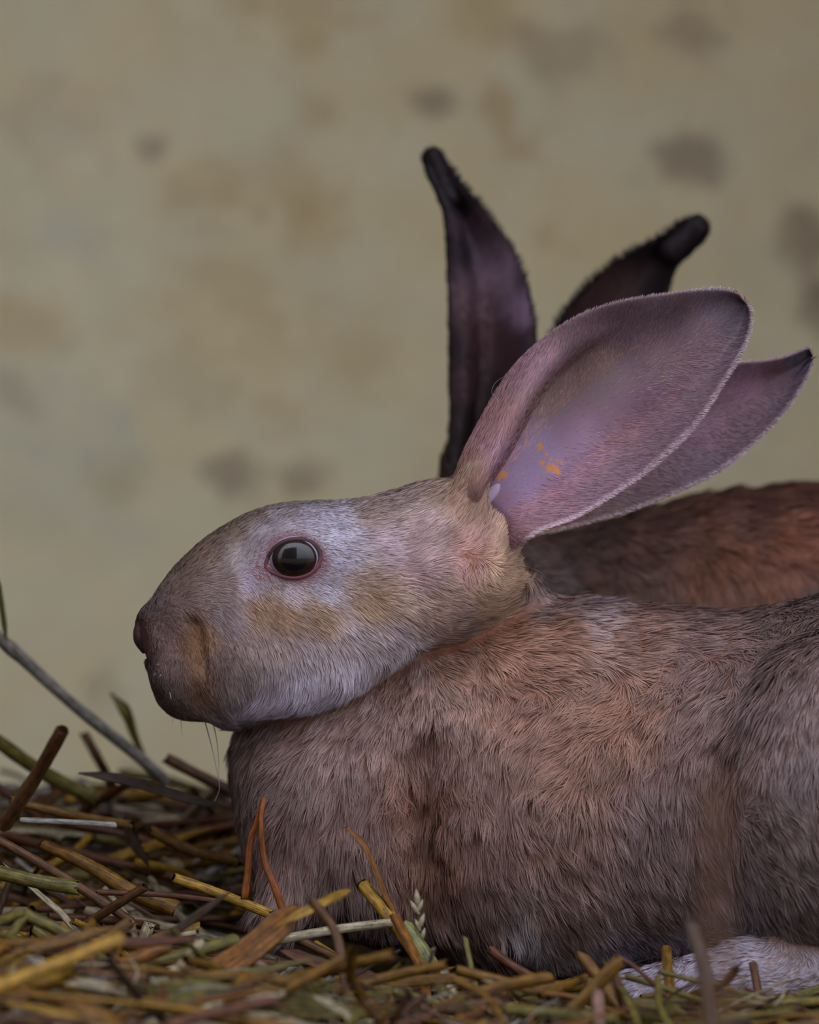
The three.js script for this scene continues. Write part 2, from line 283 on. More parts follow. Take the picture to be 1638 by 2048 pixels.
//#FRONT
// ---------------------------------------------------------------- the fawn rabbit
const GAIN = 0.72;
const alb = (r, g, b, k = GAIN) => lin(r, g, b).map((v) => Math.min(0.92, v * k));
{
  const fr = new Frame(0), K = fr.k, rng = rngOf(11);
  const headTop = curve1([[272, 1266], [285, 1226], [300, 1204], [330, 1160], [360, 1125], [400, 1087], [430, 1065], [500, 1027], [560, 1010], [620, 1004], [700, 1001], [780, 984], [860, 962], [920, 968], [980, 1020], [1020, 1080], [1050, 1150]]);
  const headBot = curve1([[272, 1284], [285, 1305], [292, 1322], [300, 1352], [312, 1384], [350, 1417], [400, 1437], [450, 1455], [500, 1448], [560, 1420], [650, 1388], [730, 1356], [800, 1326], [870, 1288], [930, 1262], [1020, 1205], [1050, 1165]]);
  const headHalf = curve1([[272, 22], [285, 52], [300, 70], [330, 92], [400, 122], [500, 152], [600, 172], [700, 180], [800, 178], [900, 158], [1000, 108], [1050, 70]]);
  const bodyTop = curve1([[462, 1500], [480, 1450], [520, 1410], [600, 1350], [700, 1295], [800, 1250], [900, 1220], [1035, 1203], [1130, 1210], [1250, 1238], [1350, 1243], [1450, 1243], [1550, 1224], [1638, 1204], [1800, 1180], [2000, 1240], [2150, 1380], [2240, 1600]]);
  const bodyBot = curve1([[462, 1550], [472, 1620], [486, 1690], [505, 1750], [535, 1805], [600, 1855], [700, 1895], [850, 1935], [950, 1960], [1300, 1985], [1800, 1985], [2240, 1800]]);
  const bodyHalf = curve1([[462, 50], [480, 130], [520, 200], [600, 265], [800, 340], [1000, 380], [1300, 410], [1600, 430], [1900, 410], [2150, 280], [2240, 90]]);
  const bodyMid = curve1([[462, -140], [800, -195], [1200, -170], [1600, -60], [2240, 0]]);
  const headLoft = loft(272, 1050, headTop, headBot, headHalf, () => 0, 2.6), bodyLoft = loft(462, 2240, bodyTop, bodyBot, bodyHalf, bodyMid, 2.2);
  const pair = (fn) => (x, y, c) => fn(x, y, Math.abs(c));
  const brow = pair(ellipsoid(604, 1098, 118, 92, 66, 58, -0.1)), cheek = pair(ellipsoid(600, 1290, 96, 180, 122, 86, -0.2)), pad = pair(ellipsoid(352, 1318, 56, 52, 82, 52, -0.15));
  const noseTip = ellipsoid(296, 1258, 0, 27, 46, 40, 0.1), chin = ellipsoid(370, 1375, 0, 58, 58, 60), muzzleSide = pair(ellipsoid(430, 1190, 60, 120, 62, 70, -0.55));
  const earRoot = pair(cone([890, 1140, 74], [925, 1040, 52], 86, 58)), earRoot2 = pair(cone([940, 1130, 62], [990, 1070, 40], 76, 52));
  const foldRoot = pair(cone([898, 1085, 90], [962, 905, 132], 60, 22)), rimRoot = pair(cone([935, 1135, 72], [1012, 1060, 84], 66, 28));
  const nape = cone([880, 1170, -40], [1080, 1300, -130], 120, 100);
  const shoulder = ellipsoid(655, 1590, -70, 165, 250, 175, 0.12), foreleg = cone([620, 1720, 20], [560, 1820, 60], 80, 52), elbow = ellipsoid(760, 1730, 20, 120, 130, 110);
  const flank = ellipsoid(1090, 1640, 30, 290, 300, 215), haunch = ellipsoid(1668, 1580, 225, 255, 345, 280, 0.16), saddle = ellipsoid(1230, 1330, -100, 330, 110, 230, 0.06);
  const heel = cone([1780, 1900, 330], [1470, 1915, 360], 88, 74), foot = cone([1470, 1915, 360], [1260, 1955, 350], 72, 56), toes = cone([1260, 1955, 350], [1185, 1985, 340], 54, 30);
  const groove = cone([838, 1500, 150], [850, 1800, 150], 26, 30), nostril = pair(cone([284, 1250, 34], [302, 1296, 40], 6, 7));
  const padCrease = pair(cone([390, 1240, 128], [408, 1320, 132], 9, 9)), lip = cone([296, 1312, -60], [296, 1312, 60], 7, 7);
  const eyeC = [594, 1108], bodyOnly = (x, y, c) => {
    let d = bodyLoft(x, y, c); d = smin(d, shoulder(x, y, c), 60); d = smin(d, elbow(x, y, c), 60); d = smin(d, foreleg(x, y, c), 40); d = smin(d, flank(x, y, c), 70); d = smin(d, saddle(x, y, c), 60); d = smin(d, haunch(x, y, c), 22); d = smin(d, smin(heel(x, y, c), smin(foot(x, y, c), toes(x, y, c), 16), 20), 14);
    return smax(d, -groove(x, y, c), 60) + 5 * noise(x / 60, y / 60, c / 60) + 3 * noise(x / 25, y / 25, c / 25);
  };
  const headOnly = (x, y, c) => {
    let d = headLoft(x, y, c); d = smin(d, noseTip(x, y, c), 20); d = smin(d, pad(x, y, c), 26); d = smin(d, chin(x, y, c), 30); d = smin(d, cheek(x, y, c), 60); d = smin(d, muzzleSide(x, y, c), 50); d = smin(d, brow(x, y, c), 40); d = smin(d, earRoot(x, y, c), 44); d = smin(d, earRoot2(x, y, c), 30); d = smin(d, foldRoot(x, y, c), 36); d = smin(d, rimRoot(x, y, c), 36);
    d = smax(d, -padCrease(x, y, c), 24); d = smax(d, -nostril(x, y, c), 8); return smax(d, -lip(x, y, c), 8);
  };
  let eyeZ = 240; while (eyeZ > 0 && headOnly(eyeC[0], eyeC[1], eyeZ) > 0) eyeZ -= 1;
  const socket = pair(ellipsoid(eyeC[0], eyeC[1], eyeZ, 46, 37, 40, -0.08));
  const all = (x, y, c) => smax(smin(smin(headOnly(x, y, c), nape(x, y, c), 60), bodyOnly(x, y, c), 16), -socket(x, y, c), 8);
  const bodyG = surfaceNets(all, [240, 930, -640], [2270, 2060, 560], 9, fr);

  // ---- coat tones, hand placed on flank, cheek and brow, darker on chin and haunch: [x, y, r, g, b]
  const coat = blend([
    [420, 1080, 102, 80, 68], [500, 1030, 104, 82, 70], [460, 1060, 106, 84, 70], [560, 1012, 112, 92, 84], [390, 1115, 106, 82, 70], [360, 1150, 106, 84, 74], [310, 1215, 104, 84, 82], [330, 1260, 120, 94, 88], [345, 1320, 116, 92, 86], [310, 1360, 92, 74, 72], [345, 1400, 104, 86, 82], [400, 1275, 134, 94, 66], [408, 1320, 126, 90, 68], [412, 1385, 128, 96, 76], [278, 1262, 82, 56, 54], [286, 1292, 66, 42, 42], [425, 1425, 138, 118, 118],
    [440, 1170, 126, 102, 98], [460, 1220, 138, 116, 118], [440, 1310, 122, 98, 94], [480, 1110, 150, 132, 128], [520, 1060, 150, 132, 134], [560, 1035, 148, 132, 138], [620, 1030, 152, 138, 145], [680, 1060, 155, 142, 147], [690, 1110, 152, 138, 146], [650, 1160, 157, 142, 148], [580, 1175, 160, 140, 140], [505, 1150, 160, 138, 148], [545, 1090, 160, 134, 144], [620, 1000, 126, 108, 106],
    [520, 1205, 140, 106, 84], [560, 1210, 142, 104, 78], [630, 1220, 140, 106, 84], [720, 1150, 150, 120, 106], [740, 1190, 146, 112, 88], [540, 1270, 146, 120, 114], [620, 1280, 156, 133, 131], [700, 1260, 160, 136, 132], [780, 1250, 164, 138, 134], [560, 1340, 138, 118, 118], [500, 1330, 126, 104, 100], [620, 1350, 184, 166, 170], [540, 1390, 184, 164, 170], [480, 1425, 172, 154, 160], [580, 1370, 188, 170, 176], [700, 1330, 184, 164, 166], [800, 1290, 168, 146, 142], [460, 1390, 134, 114, 112],
    [740, 1020, 138, 112, 104], [790, 1000, 134, 110, 104], [760, 1080, 156, 130, 130], [840, 1060, 154, 124, 120], [850, 980, 140, 112, 98], [830, 1130, 160, 126, 124], [880, 1190, 162, 128, 112], [800, 1200, 158, 126, 110], [930, 1110, 164, 118, 108], [920, 1010, 152, 116, 98], [990, 1150, 162, 126, 100], [960, 1200, 160, 124, 100], [1010, 1120, 164, 128, 104], [900, 1240, 160, 130, 116],
    [1080, 1208, 168, 138, 132], [1180, 1220, 166, 136, 130], [1000, 1260, 140, 96, 76], [900, 1300, 134, 94, 78], [1100, 1260, 134, 92, 74], [1250, 1270, 128, 92, 80], [1400, 1260, 120, 90, 82], [1550, 1240, 112, 86, 80], [800, 1360, 132, 98, 86], [700, 1420, 134, 102, 92], [600, 1450, 130, 100, 90], [520, 1500, 120, 92, 84], [480, 1560, 108, 84, 78], [1050, 1350, 136, 94, 78], [1150, 1430, 132, 92, 76], [1230, 1410, 140, 98, 80], [1150, 1500, 138, 98, 82],
    [700, 1600, 124, 94, 86], [560, 1680, 118, 90, 82], [860, 1500, 128, 94, 84], [850, 1560, 126, 84, 68], [860, 1720, 126, 86, 70], [960, 1600, 124, 92, 82], [1100, 1650, 122, 90, 78], [950, 1800, 122, 92, 82], [1100, 1800, 118, 88, 78], [1045, 1830, 168, 146, 140], [1300, 1600, 116, 90, 86], [1300, 1780, 112, 86, 80], [1420, 1500, 112, 84, 76], [1550, 1400, 122, 96, 92], [1560, 1600, 108, 86, 80], [1600, 1500, 116, 94, 92], [1560, 1800, 106, 84, 78], [700, 1780, 116, 90, 82], [800, 1880, 118, 92, 86], [1000, 1920, 108, 86, 80],
    [1250, 1940, 150, 136, 148], [1350, 1900, 142, 126, 134], [1500, 1880, 148, 132, 138], [1600, 1900, 140, 122, 124], [1200, 1990, 148, 136, 150], [1500, 1990, 128, 112, 116]], 46);
  // ---- comb directions seen from the side: [x, y, dx, dy]
  const comb = blend([
    [300, 1215, 0.7, -0.7], [350, 1150, 0.7, -0.6], [430, 1085, 0.8, -0.5], [520, 1030, 1, -0.3], [620, 1005, 1, 0], [310, 1260, -0.2, 0.5], [335, 1290, 0.2, 0.7], [340, 1340, -0.1, 1], [330, 1390, 0.1, 1], [385, 1250, 0.5, 0.6], [400, 1330, 0.3, 1], [400, 1400, 0.3, 1], [430, 1430, 0.8, 0.8], [420, 1180, 0.8, 0.1], [460, 1230, 0.7, 0.6], [470, 1300, 0.4, 0.9], [470, 1370, 0.1, 1], [480, 1420, -0.5, 0.8],
    [480, 1120, 0.5, -0.6], [530, 1060, 0.8, -0.5], [600, 1040, 1, -0.2], [660, 1070, 1, 0.15], [690, 1120, 1, 0.2], [640, 1165, 0.9, 0.35], [570, 1170, 0.8, 0.5], [520, 1160, 0.5, 0.7], [540, 1230, 0.75, 0.75], [620, 1230, 0.8, 0.6], [560, 1290, 0.3, 1], [640, 1300, 0.25, 1], [560, 1350, -0.2, 1], [640, 1350, -0.15, 1], [540, 1400, -0.6, 0.8], [600, 1380, -0.4, 0.9], [720, 1310, 0.25, 1], [720, 1250, 0.8, 0.6], [800, 1260, 0.8, 0.6], [800, 1300, 0.4, 0.9],
    [760, 1030, 1, -0.15], [760, 1120, 1, 0.1], [850, 1080, 0.8, -0.5], [850, 970, 0.8, -0.6], [900, 1000, 0.5, -0.85], [940, 930, 0.5, -0.85], [880, 1180, 1, 0.3], [940, 1130, 0.2, 0.6], [970, 1080, 0.5, -0.6], [1000, 1170, 0.9, 0.2], [950, 1220, 1, 0.25],
    [1000, 1260, 0.95, 0.3], [900, 1290, 0.8, 0.6], [1100, 1250, 1, 0.2], [1250, 1260, 1, 0.05], [1400, 1270, 1, -0.1], [1100, 1330, 0.9, 0.5], [1300, 1330, 0.9, -0.1], [800, 1350, -0.15, 1], [700, 1400, -0.45, 0.9], [600, 1450, -0.7, 0.75], [520, 1500, -0.6, 0.8], [480, 1580, -0.4, 0.9], [650, 1550, -0.3, 1], [600, 1700, -0.15, 1], [540, 1780, -0.3, 0.9], [750, 1500, -0.1, 1], [750, 1700, 0.05, 1], [900, 1450, 0.1, 1], [960, 1330, 0.5, 0.8], [900, 1650, 0.1, 1], [1000, 1550, 0.1, 1], [1050, 1700, 0.45, 0.9], [1000, 1850, 0.2, 1], [1150, 1800, 0.5, 0.85],
    [1130, 1420, -0.7, 0.6], [1200, 1400, -0.9, 0.45], [1150, 1490, -0.6, 0.8], [1060, 1450, -0.5, 0.8], [1250, 1480, -0.2, 1], [1330, 1360, -0.7, 0.6], [1400, 1340, -0.6, 0.5], [1350, 1450, -0.1, 1], [1250, 1600, 0.25, 1], [1350, 1700, 0.5, 0.85], [1300, 1850, 0.6, 0.7], [1550, 1350, 0, 1], [1500, 1450, -0.1, 1], [1500, 1600, 0.7, 0.6], [1600, 1600, 0.5, 0.9], [1600, 1800, 0.5, 0.8], [1300, 1920, -0.9, 0.4], [1450, 1890, -0.9, 0.15], [1550, 1930, -0.9, 0.2]], 60);
  // ---- length in drawing units, untidiness
  const trim = blend([
    [300, 1220, 9, 0.12], [330, 1280, 10, 0.15], [330, 1370, 10, 0.15], [400, 1290, 14, 0.25], [400, 1400, 18, 0.25], [420, 1090, 18, 0.12], [520, 1040, 18, 0.12], [480, 1220, 22, 0.2], [592, 1070, 12, 0.1], [592, 1150, 12, 0.12], [540, 1120, 8, 0.12], [650, 1110, 14, 0.1], [560, 1210, 24, 0.2], [640, 1280, 32, 0.25], [560, 1360, 34, 0.25], [700, 1320, 36, 0.25], [480, 1420, 30, 0.3], [760, 1080, 24, 0.15], [850, 990, 24, 0.2], [900, 1100, 26, 0.4], [950, 1150, 30, 0.6], [880, 1200, 34, 0.3], [1000, 1170, 34, 0.3],
    [1000, 1260, 46, 0.3], [850, 1310, 40, 0.3], [700, 1430, 46, 0.45], [560, 1500, 52, 0.6], [480, 1600, 50, 0.6], [650, 1600, 58, 0.35], [600, 1750, 60, 0.35], [850, 1560, 52, 0.7], [900, 1400, 44, 0.4], [1000, 1700, 58, 0.4], [1150, 1450, 58, 0.7], [1300, 1400, 52, 0.6], [1200, 1280, 44, 0.25], [1200, 1700, 62, 0.4], [1400, 1600, 58, 0.6], [1550, 1450, 54, 0.4], [1550, 1700, 54, 0.4], [1000, 1880, 58, 0.35], [1350, 1920, 24, 0.25], [1550, 1910, 24, 0.25]], 70);
  const isHead = (x, y, c) => headOnly(x, y, c) < bodyOnly(x, y, c) && x < 1050;
  const jaw = curve1([[440, 1470], [560, 1410], [650, 1372], [730, 1342], [800, 1312], [870, 1275], [930, 1250], [1030, 1205]]);
  // body and head keep their own colours and comb where they meet along the jaw
  const toSide = (x, y, head) => { if (x < 440 || x > 1060) return y; const j = jaw(x); return head ? Math.min(y, j - 8) : Math.max(y, j + 24); };
  const cOut = [0, 0, 0], dOut = [0, 0], tOut = [0, 0];
  const eyeRing = (x, y) => { const dx = (x - eyeC[0]) / 48, dy = (y - eyeC[1] - 0.1 * (x - eyeC[0])) / 39; return Math.hypot(dx, dy); };
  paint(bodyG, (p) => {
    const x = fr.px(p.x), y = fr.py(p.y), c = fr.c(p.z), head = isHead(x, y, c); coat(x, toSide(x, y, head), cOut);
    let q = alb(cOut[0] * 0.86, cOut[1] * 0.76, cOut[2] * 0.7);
    if (head) {
      const e = eyeRing(x, y); if (e < 1.7) { const m = 1 - smooth(1.1, 1.4, e), pk = alb(132, 88, 98); q = q.map((v, i) => lerp(v, pk[i], m)); }
      const corner = 1 - smooth(0.5, 1, Math.hypot((x - 526) / 28, (y - 1136) / 18)), ck = alb(150, 92, 100); q = q.map((v, i) => lerp(v, ck[i], corner));
      const nose = 1 - smooth(0.8, 1.1, Math.hypot((x - 282) / 26, (y - 1272) / 40)), nk = alb(58, 36, 36); q = q.map((v, i) => lerp(v, nk[i], nose));
    }
    return q;
  });

  // ---- ears
  const earF = [[905, 1010], [915, 930], [962, 832], [1020, 738], [1075, 683], [1150, 633], [1230, 605], [1330, 589], [1405, 581], [1445, 582], [1468, 591], [1481, 606]];
  const earB = [[1000, 1105], [1040, 1080], [1075, 1056], [1135, 1036], [1200, 1000], [1300, 930], [1380, 850], [1440, 760], [1472, 702], [1487, 662], [1490, 638], [1488, 620], [1482, 608]];
  const earDepth = (u, v) => {
    const fold = 1 - smooth(0.3, 0.66, u), crest = 0.3 - 0.15 * smooth(0, 0.5, u);
    const cup = 70 * (1 - 0.55 * u) * (Math.abs(2 * v - 1) ** 2.2 - 1) + 14 * smooth(0.8, 1, v);
    const roll = (v < crest ? lerp(-55, 26, Math.sin(v / crest * Math.PI / 2)) : lerp(26, -62, smooth(crest, crest + 0.08, v))) + (v > crest + 0.08 ? 86 * ((v - crest - 0.08) / (1 - crest - 0.08)) ** 1.7 : 0);
    return 92 + 18 * u + 44 * (1 - smooth(0, 0.45, u)) - lerp(24, 70, smooth(crest * 0.7, crest + 0.06, v)) * (1 - smooth(0, 0.1, u)) + lerp(cup + 30, roll, fold) + 4 * noise(u * 6, v * 4, 3) + 10 * Math.exp(-(((v - 0.62) / 0.12) ** 2)) * u * (1 - u) * 2;
  };
  const ear2F = [[960, 1020], [1010, 930], [1090, 850], [1200, 785], [1340, 745], [1465, 728], [1560, 719], [1605, 704], [1624, 698], [1632, 712]];
  const ear2B = [[1030, 1110], [1060, 1082], [1120, 1068], [1250, 1032], [1340, 998], [1430, 955], [1510, 893], [1570, 830], [1615, 764], [1632, 722]];
  const ear2Depth = (u, v) => -110 + 20 * u + 60 * (1 - 0.5 * u) * (Math.abs(2 * v - 1) ** 2.2 - 1) + 5 * noise(u * 5, v * 4, 8);
  const nearEar = earSheet(earF, earB, earDepth, 15, fr), farEar = earSheet(ear2F, ear2B, ear2Depth, 15, fr, 110, 48);
  const earSkinShade = blend([  // upper inner points mix dark fur with painted shadow
    [930, 960, 150, 114, 98], [1000, 860, 150, 112, 108], [1060, 740, 146, 112, 118], [1010, 900, 160, 122, 132], [1150, 660, 104, 80, 82], [1250, 640, 92, 70, 74], [1330, 640, 92, 72, 76], [1300, 606, 100, 82, 86], [1430, 612, 112, 96, 104], [1470, 650, 90, 76, 84], [1100, 800, 150, 122, 112], [1200, 760, 140, 114, 104], [1320, 720, 124, 98, 94], [1400, 680, 122, 96, 98], [1080, 900, 164, 134, 144], [1050, 960, 166, 136, 150], [1150, 870, 158, 122, 126], [1180, 930, 150, 110, 118], [1230, 850, 142, 104, 106], [1300, 830, 128, 94, 98], [1380, 780, 120, 92, 98], [1420, 730, 116, 92, 98], [1020, 1010, 164, 120, 128], [1100, 985, 156, 110, 118], [1180, 985, 144, 108, 116], [1250, 930, 134, 102, 110], [1330, 860, 124, 94, 102], [960, 1040, 158, 122, 118], [1040, 1050, 150, 112, 112]], 64);
  const ear2Skin = blend([[1500, 760, 142, 104, 120], [1560, 760, 108, 80, 88], [1610, 720, 88, 78, 92], [1480, 730, 130, 104, 122], [1420, 860, 132, 100, 112], [1300, 960, 130, 100, 104], [1200, 1010, 136, 104, 98], [1100, 1060, 150, 112, 92], [1500, 860, 114, 88, 96], [1580, 800, 100, 80, 90], [1400, 940, 122, 98, 108], [1250, 1030, 140, 114, 112]], 60);
  const wax = [[1002, 946, 13, 8], [996, 952, 7, 5], [1078, 893, 6, 8], [1090, 905, 4, 4], [1082, 924, 7, 5], [1100, 932, 12, 6], [1112, 941, 8, 7], [1095, 938, 8, 4], [1118, 922, 6, 4], [1026, 904, 5, 4], [1052, 884, 4, 4], [1030, 915, 3, 3], [1140, 785, 4, 3], [1125, 800, 3, 3], [1098, 915, 3, 3]];
  const back = alb(138, 108, 96);
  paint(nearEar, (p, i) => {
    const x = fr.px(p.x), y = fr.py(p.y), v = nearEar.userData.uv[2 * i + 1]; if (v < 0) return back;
    earSkinShade(x, y, cOut); let q = alb(cOut[0] * 0.8, cOut[1] * 0.82, cOut[2] * 0.95);
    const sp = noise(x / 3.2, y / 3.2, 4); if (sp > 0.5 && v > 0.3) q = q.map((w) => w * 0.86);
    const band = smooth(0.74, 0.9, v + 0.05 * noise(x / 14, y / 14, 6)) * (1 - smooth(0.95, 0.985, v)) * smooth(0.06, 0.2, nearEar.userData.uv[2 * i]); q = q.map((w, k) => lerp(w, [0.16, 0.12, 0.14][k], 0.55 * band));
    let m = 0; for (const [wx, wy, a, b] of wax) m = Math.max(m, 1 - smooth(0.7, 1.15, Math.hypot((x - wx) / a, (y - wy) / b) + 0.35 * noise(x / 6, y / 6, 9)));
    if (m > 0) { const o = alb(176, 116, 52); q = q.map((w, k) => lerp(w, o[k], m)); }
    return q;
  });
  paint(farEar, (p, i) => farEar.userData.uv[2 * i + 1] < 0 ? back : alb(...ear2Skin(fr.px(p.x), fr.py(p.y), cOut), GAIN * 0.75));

  // ---- eyelids: a soft ring about the eye, and the pale fold in the ear's entrance
  const lidPts = [], almond = (a) => { const e = Math.max(0, Math.cos(a - 2.75)) ** 10; return [eyeC[0] + (50 + 10 * e) * Math.cos(a), eyeC[1] - 0.06 * 50 * Math.cos(a) + (37.5 + 5 * e) * Math.sin(a)]; };
  for (let i = 0; i < 48; i++) { const [x, y] = almond(i / 48 * Math.PI * 2); let c = eyeZ + 30; while (c > 0 && headOnly(x, y, c) > 0) c -= 0.5; const q = ((x - eyeC[0]) / 52) ** 2 + ((y - eyeC[1]) / 44.7) ** 2, lc = Math.max(c - 1, eyeZ - 20 + 39.5 * Math.sqrt(Math.max(0, 1 - q)) - 1); lidPts.push(fr.toWorld(x, y, lc)); }
  const lid = new THREE.TubeGeometry(new THREE.CatmullRomCurve3(lidPts, true), 120, 4.6 * K, 10, true); lid.deleteAttribute('uv');
  paint(lid, (p) => { const y = fr.py(p.y), t = smooth(1085, 1125, y); return alb(lerp(60, 104, t), lerp(38, 62, t), lerp(40, 68, t)); });
  const earFold = new THREE.SphereGeometry(1, 24, 16); earFold.deleteAttribute('uv'); earFold.scale(12 * K, 30 * K, 8 * K); earFold.rotateZ(-0.7);
  { const w = fr.toWorld(978, 988, 84); earFold.translate(w.x, w.y, w.z); } paint(earFold, () => alb(158, 136, 156));
  const base = fr.toWorld(1150, 1950, -100), rabbit = group('rabbit', 'fawn rabbit with pale ring around its dark eye, lying in profile on the straw', 'rabbit', base);
  const whole = mergeGeometries([strip(bodyG), strip(nearEar), strip(farEar), strip(lid), strip(earFold)]).translate(-base.x, -base.y, -base.z);
  mesh('body', whole, skinMat, rabbit);

  // ---- eyes
  for (const s of [1, -1]) {
    const g = new THREE.SphereGeometry(52 * K, 64, 48); g.rotateX(Math.PI / 2 * s);
    paint(g, (p) => {
      const a = Math.acos(clamp(s * p.z / (52 * K), -1, 1)), r = Math.sin(Math.min(a, Math.PI / 2)) * 52 / 45, th = Math.atan2(p.y, p.x);
      if (r > 1.0) return alb(132, 128, 148);
      const fibre = 0.8 + 0.4 * noise(Math.cos(th) * 9, Math.sin(th) * 9, r * 3); return r > 0.96 ? alb(22, 14, 14, 1) : r > 0.62 ? lin(36 * fibre, 22 * fibre, 20 * fibre) : lin(8, 7, 9);
    });
    g.scale(1, 0.86, 0.76); g.computeVertexNormals();
    const w = fr.toWorld(eyeC[0], eyeC[1], s * (eyeZ - 20)).sub(base);
    const e = mesh('eye', g, new THREE.MeshPhysicalMaterial({ vertexColors: true, roughness: 0.3, specularIntensity: 0.2, clearcoat: 0.4, clearcoatRoughness: 0.015, ior: 1.38 }), rabbit); e.position.copy(w); e.rotation.y = s * -0.06; e.rotation.x = 0;
    e.userData.label = 'glossy dark brown eye';
  }

  // ---- coat
  const cam = camera.position, view = new THREE.Vector3();
  const seen = (p, n, m = -0.35) => { view.copy(cam).sub(p).normalize(); const d = view.dot(n); return d < m ? 0 : 0.35 + 0.65 * smooth(-0.3, 0.15, d); };
  const skipEye = (x, y, c) => c > 0 && eyeRing(x, y) < 1.08;
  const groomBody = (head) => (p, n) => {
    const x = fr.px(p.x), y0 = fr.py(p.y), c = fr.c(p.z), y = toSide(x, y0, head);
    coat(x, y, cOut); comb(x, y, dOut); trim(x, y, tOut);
    let [len, mess] = tOut; const tan = 1 + 0.2 * noise(p.x * 120, p.y * 120, p.z * 120);
    let r = cOut[0], g = cOut[1], b = cOut[2], pink = 0;
    if (head) {
      const e = eyeRing(x, y0); if (e < 1.7 && c > 0) { pink = 1 - smooth(1.15, 1.42, e); len *= lerp(1, 0.6, pink); r = lerp(r, 128, pink * 0.7); g = lerp(g, 92, pink * 0.7); b = lerp(b, 102, pink * 0.7); }
    }
    const white = smooth(112, 150, g), up = head ? lerp(1.06, 1.1, white) : 1; r *= up; g *= up; b *= up * lerp(0.92, 0.95, white);
    const foot = smooth(1850, 1880, y0) * smooth(1180, 1230, x);
    return { dir: [dOut[0], -dOut[1], 0.12], length: len * K, width: (head ? 0.00023 : 0.00029) * (len < 16 ? 0.8 : 1), lift: (head ? 0.26 : 0.34) + 0.3 * (1 - smooth(8, 24, len)), mess: mess * (head ? 0.8 : 1), clump: head ? 0.25 : 0.5,
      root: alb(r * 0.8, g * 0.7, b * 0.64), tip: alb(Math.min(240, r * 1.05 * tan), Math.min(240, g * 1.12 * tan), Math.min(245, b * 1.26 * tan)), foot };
  };
  const inFrame = (x, y) => x < 1800 && y < 2060;
  const bodyPts = sample(bodyG, 200000, (p, n) => { const x = fr.px(p.x), y = fr.py(p.y), c = fr.c(p.z); return !inFrame(x, y) || isHead(x, y, c) ? 0 : seen(p, n); }, rng);
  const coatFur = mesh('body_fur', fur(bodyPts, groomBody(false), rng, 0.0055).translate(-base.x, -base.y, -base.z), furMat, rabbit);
  const headPts = sample(bodyG, 150000, (p, n) => {
    const x = fr.px(p.x), y = fr.py(p.y), c = fr.c(p.z); if (!isHead(x, y, c) || skipEye(x, y, c)) return 0;
    if (Math.hypot((x - 281) / 22, (y - 1275) / 34) < 1 ) return 0; const bare = c > 0 && Math.hypot((x - 528) / 24, (y - 1136) / 14) < 1 ? 0.3 : 1;
    trim(x, y, tOut); return bare * seen(p, n) * clamp(26 / tOut[0], 0.8, 2.2);
  }, rng);
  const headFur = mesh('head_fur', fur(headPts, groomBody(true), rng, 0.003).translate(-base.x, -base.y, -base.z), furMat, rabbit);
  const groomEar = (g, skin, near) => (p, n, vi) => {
    const u = g.userData.uv[2 * vi], sv = g.userData.uv[2 * vi + 1], v = Math.abs(sv), x = fr.px(p.x), y = fr.py(p.y), outer = sv < 0;
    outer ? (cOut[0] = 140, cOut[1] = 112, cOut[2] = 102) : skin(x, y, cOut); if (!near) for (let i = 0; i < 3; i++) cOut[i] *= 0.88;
    const rim = Math.max(smooth(0.955, 0.99, v), 0.6 * (1 - smooth(0.0, 0.03, v)) * smooth(0.3, 0.6, u)) * (outer ? 0.5 : 1), e = v > 0.6 ? 1 : v < 0.35 ? -1 : (v - 0.5) * 3;
    const dir = near ? [0.75 + 0.35 * e, 0.62 - 0.75 * e] : [0.85 + 0.3 * e, 0.45 - 0.7 * e];
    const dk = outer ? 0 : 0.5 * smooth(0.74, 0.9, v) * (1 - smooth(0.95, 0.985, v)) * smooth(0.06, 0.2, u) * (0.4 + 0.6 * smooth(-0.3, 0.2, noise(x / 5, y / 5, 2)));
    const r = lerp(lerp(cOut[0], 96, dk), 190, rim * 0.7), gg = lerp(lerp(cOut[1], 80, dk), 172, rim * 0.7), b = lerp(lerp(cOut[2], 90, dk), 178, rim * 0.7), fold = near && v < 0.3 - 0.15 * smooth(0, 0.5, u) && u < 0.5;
    return { dir: [dir[0], dir[1], 0.1], length: (v > 0.95 || v < 0.04 ? 9 : fold ? 20 : outer ? 13 : 12 + 5 * smooth(0.6, 0.9, v)) * K, width: 0.00018, lift: 0.3, mess: 0.22, clump: 0.1, root: alb(r * 0.9, gg * 0.84, b * 0.84), tip: alb(r * 1.1, gg * 1.1, b * 1.12) };
  };
  const earDensity = (g, near) => (p, n, vi) => {
    const u = g.userData.uv[2 * vi], sv = g.userData.uv[2 * vi + 1], v = Math.abs(sv); if (sv < 0) return seen(p, n, -0.2) * 0.6;
    const bare = near ? smooth(0.36, 0.42, v) * (1 - smooth(0.62, 0.8, v)) * (1 - smooth(0.5, 0.85, u)) : smooth(0.2, 0.4, v) * (1 - smooth(0.5, 0.8, v)) * 0.4;
    return seen(p, n, -0.2) * (1 - 0.93 * bare) * (v > 0.94 || v < 0.04 ? 2 : 1);
  };
  const earFurG = mergeGeometries([fur(sample(nearEar, 42000, earDensity(nearEar, true), rng), groomEar(nearEar, earSkinShade, true), rng, 0.002, 2), fur(sample(farEar, 20000, earDensity(farEar, false), rng), groomEar(farEar, ear2Skin, false), rng, 0.002, 2)]);
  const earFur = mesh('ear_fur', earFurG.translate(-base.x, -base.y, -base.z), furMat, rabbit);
  for (const f of [coatFur, headFur, earFur]) f.userData.kind = 'stuff';

  // ---- whiskers, white muzzle crumbs as short stubs, one stray ear hair
  const pale = new THREE.MeshStandardMaterial({ roughness: 0.6 }); pale.color.setRGB(0.17, 0.16, 0.165);
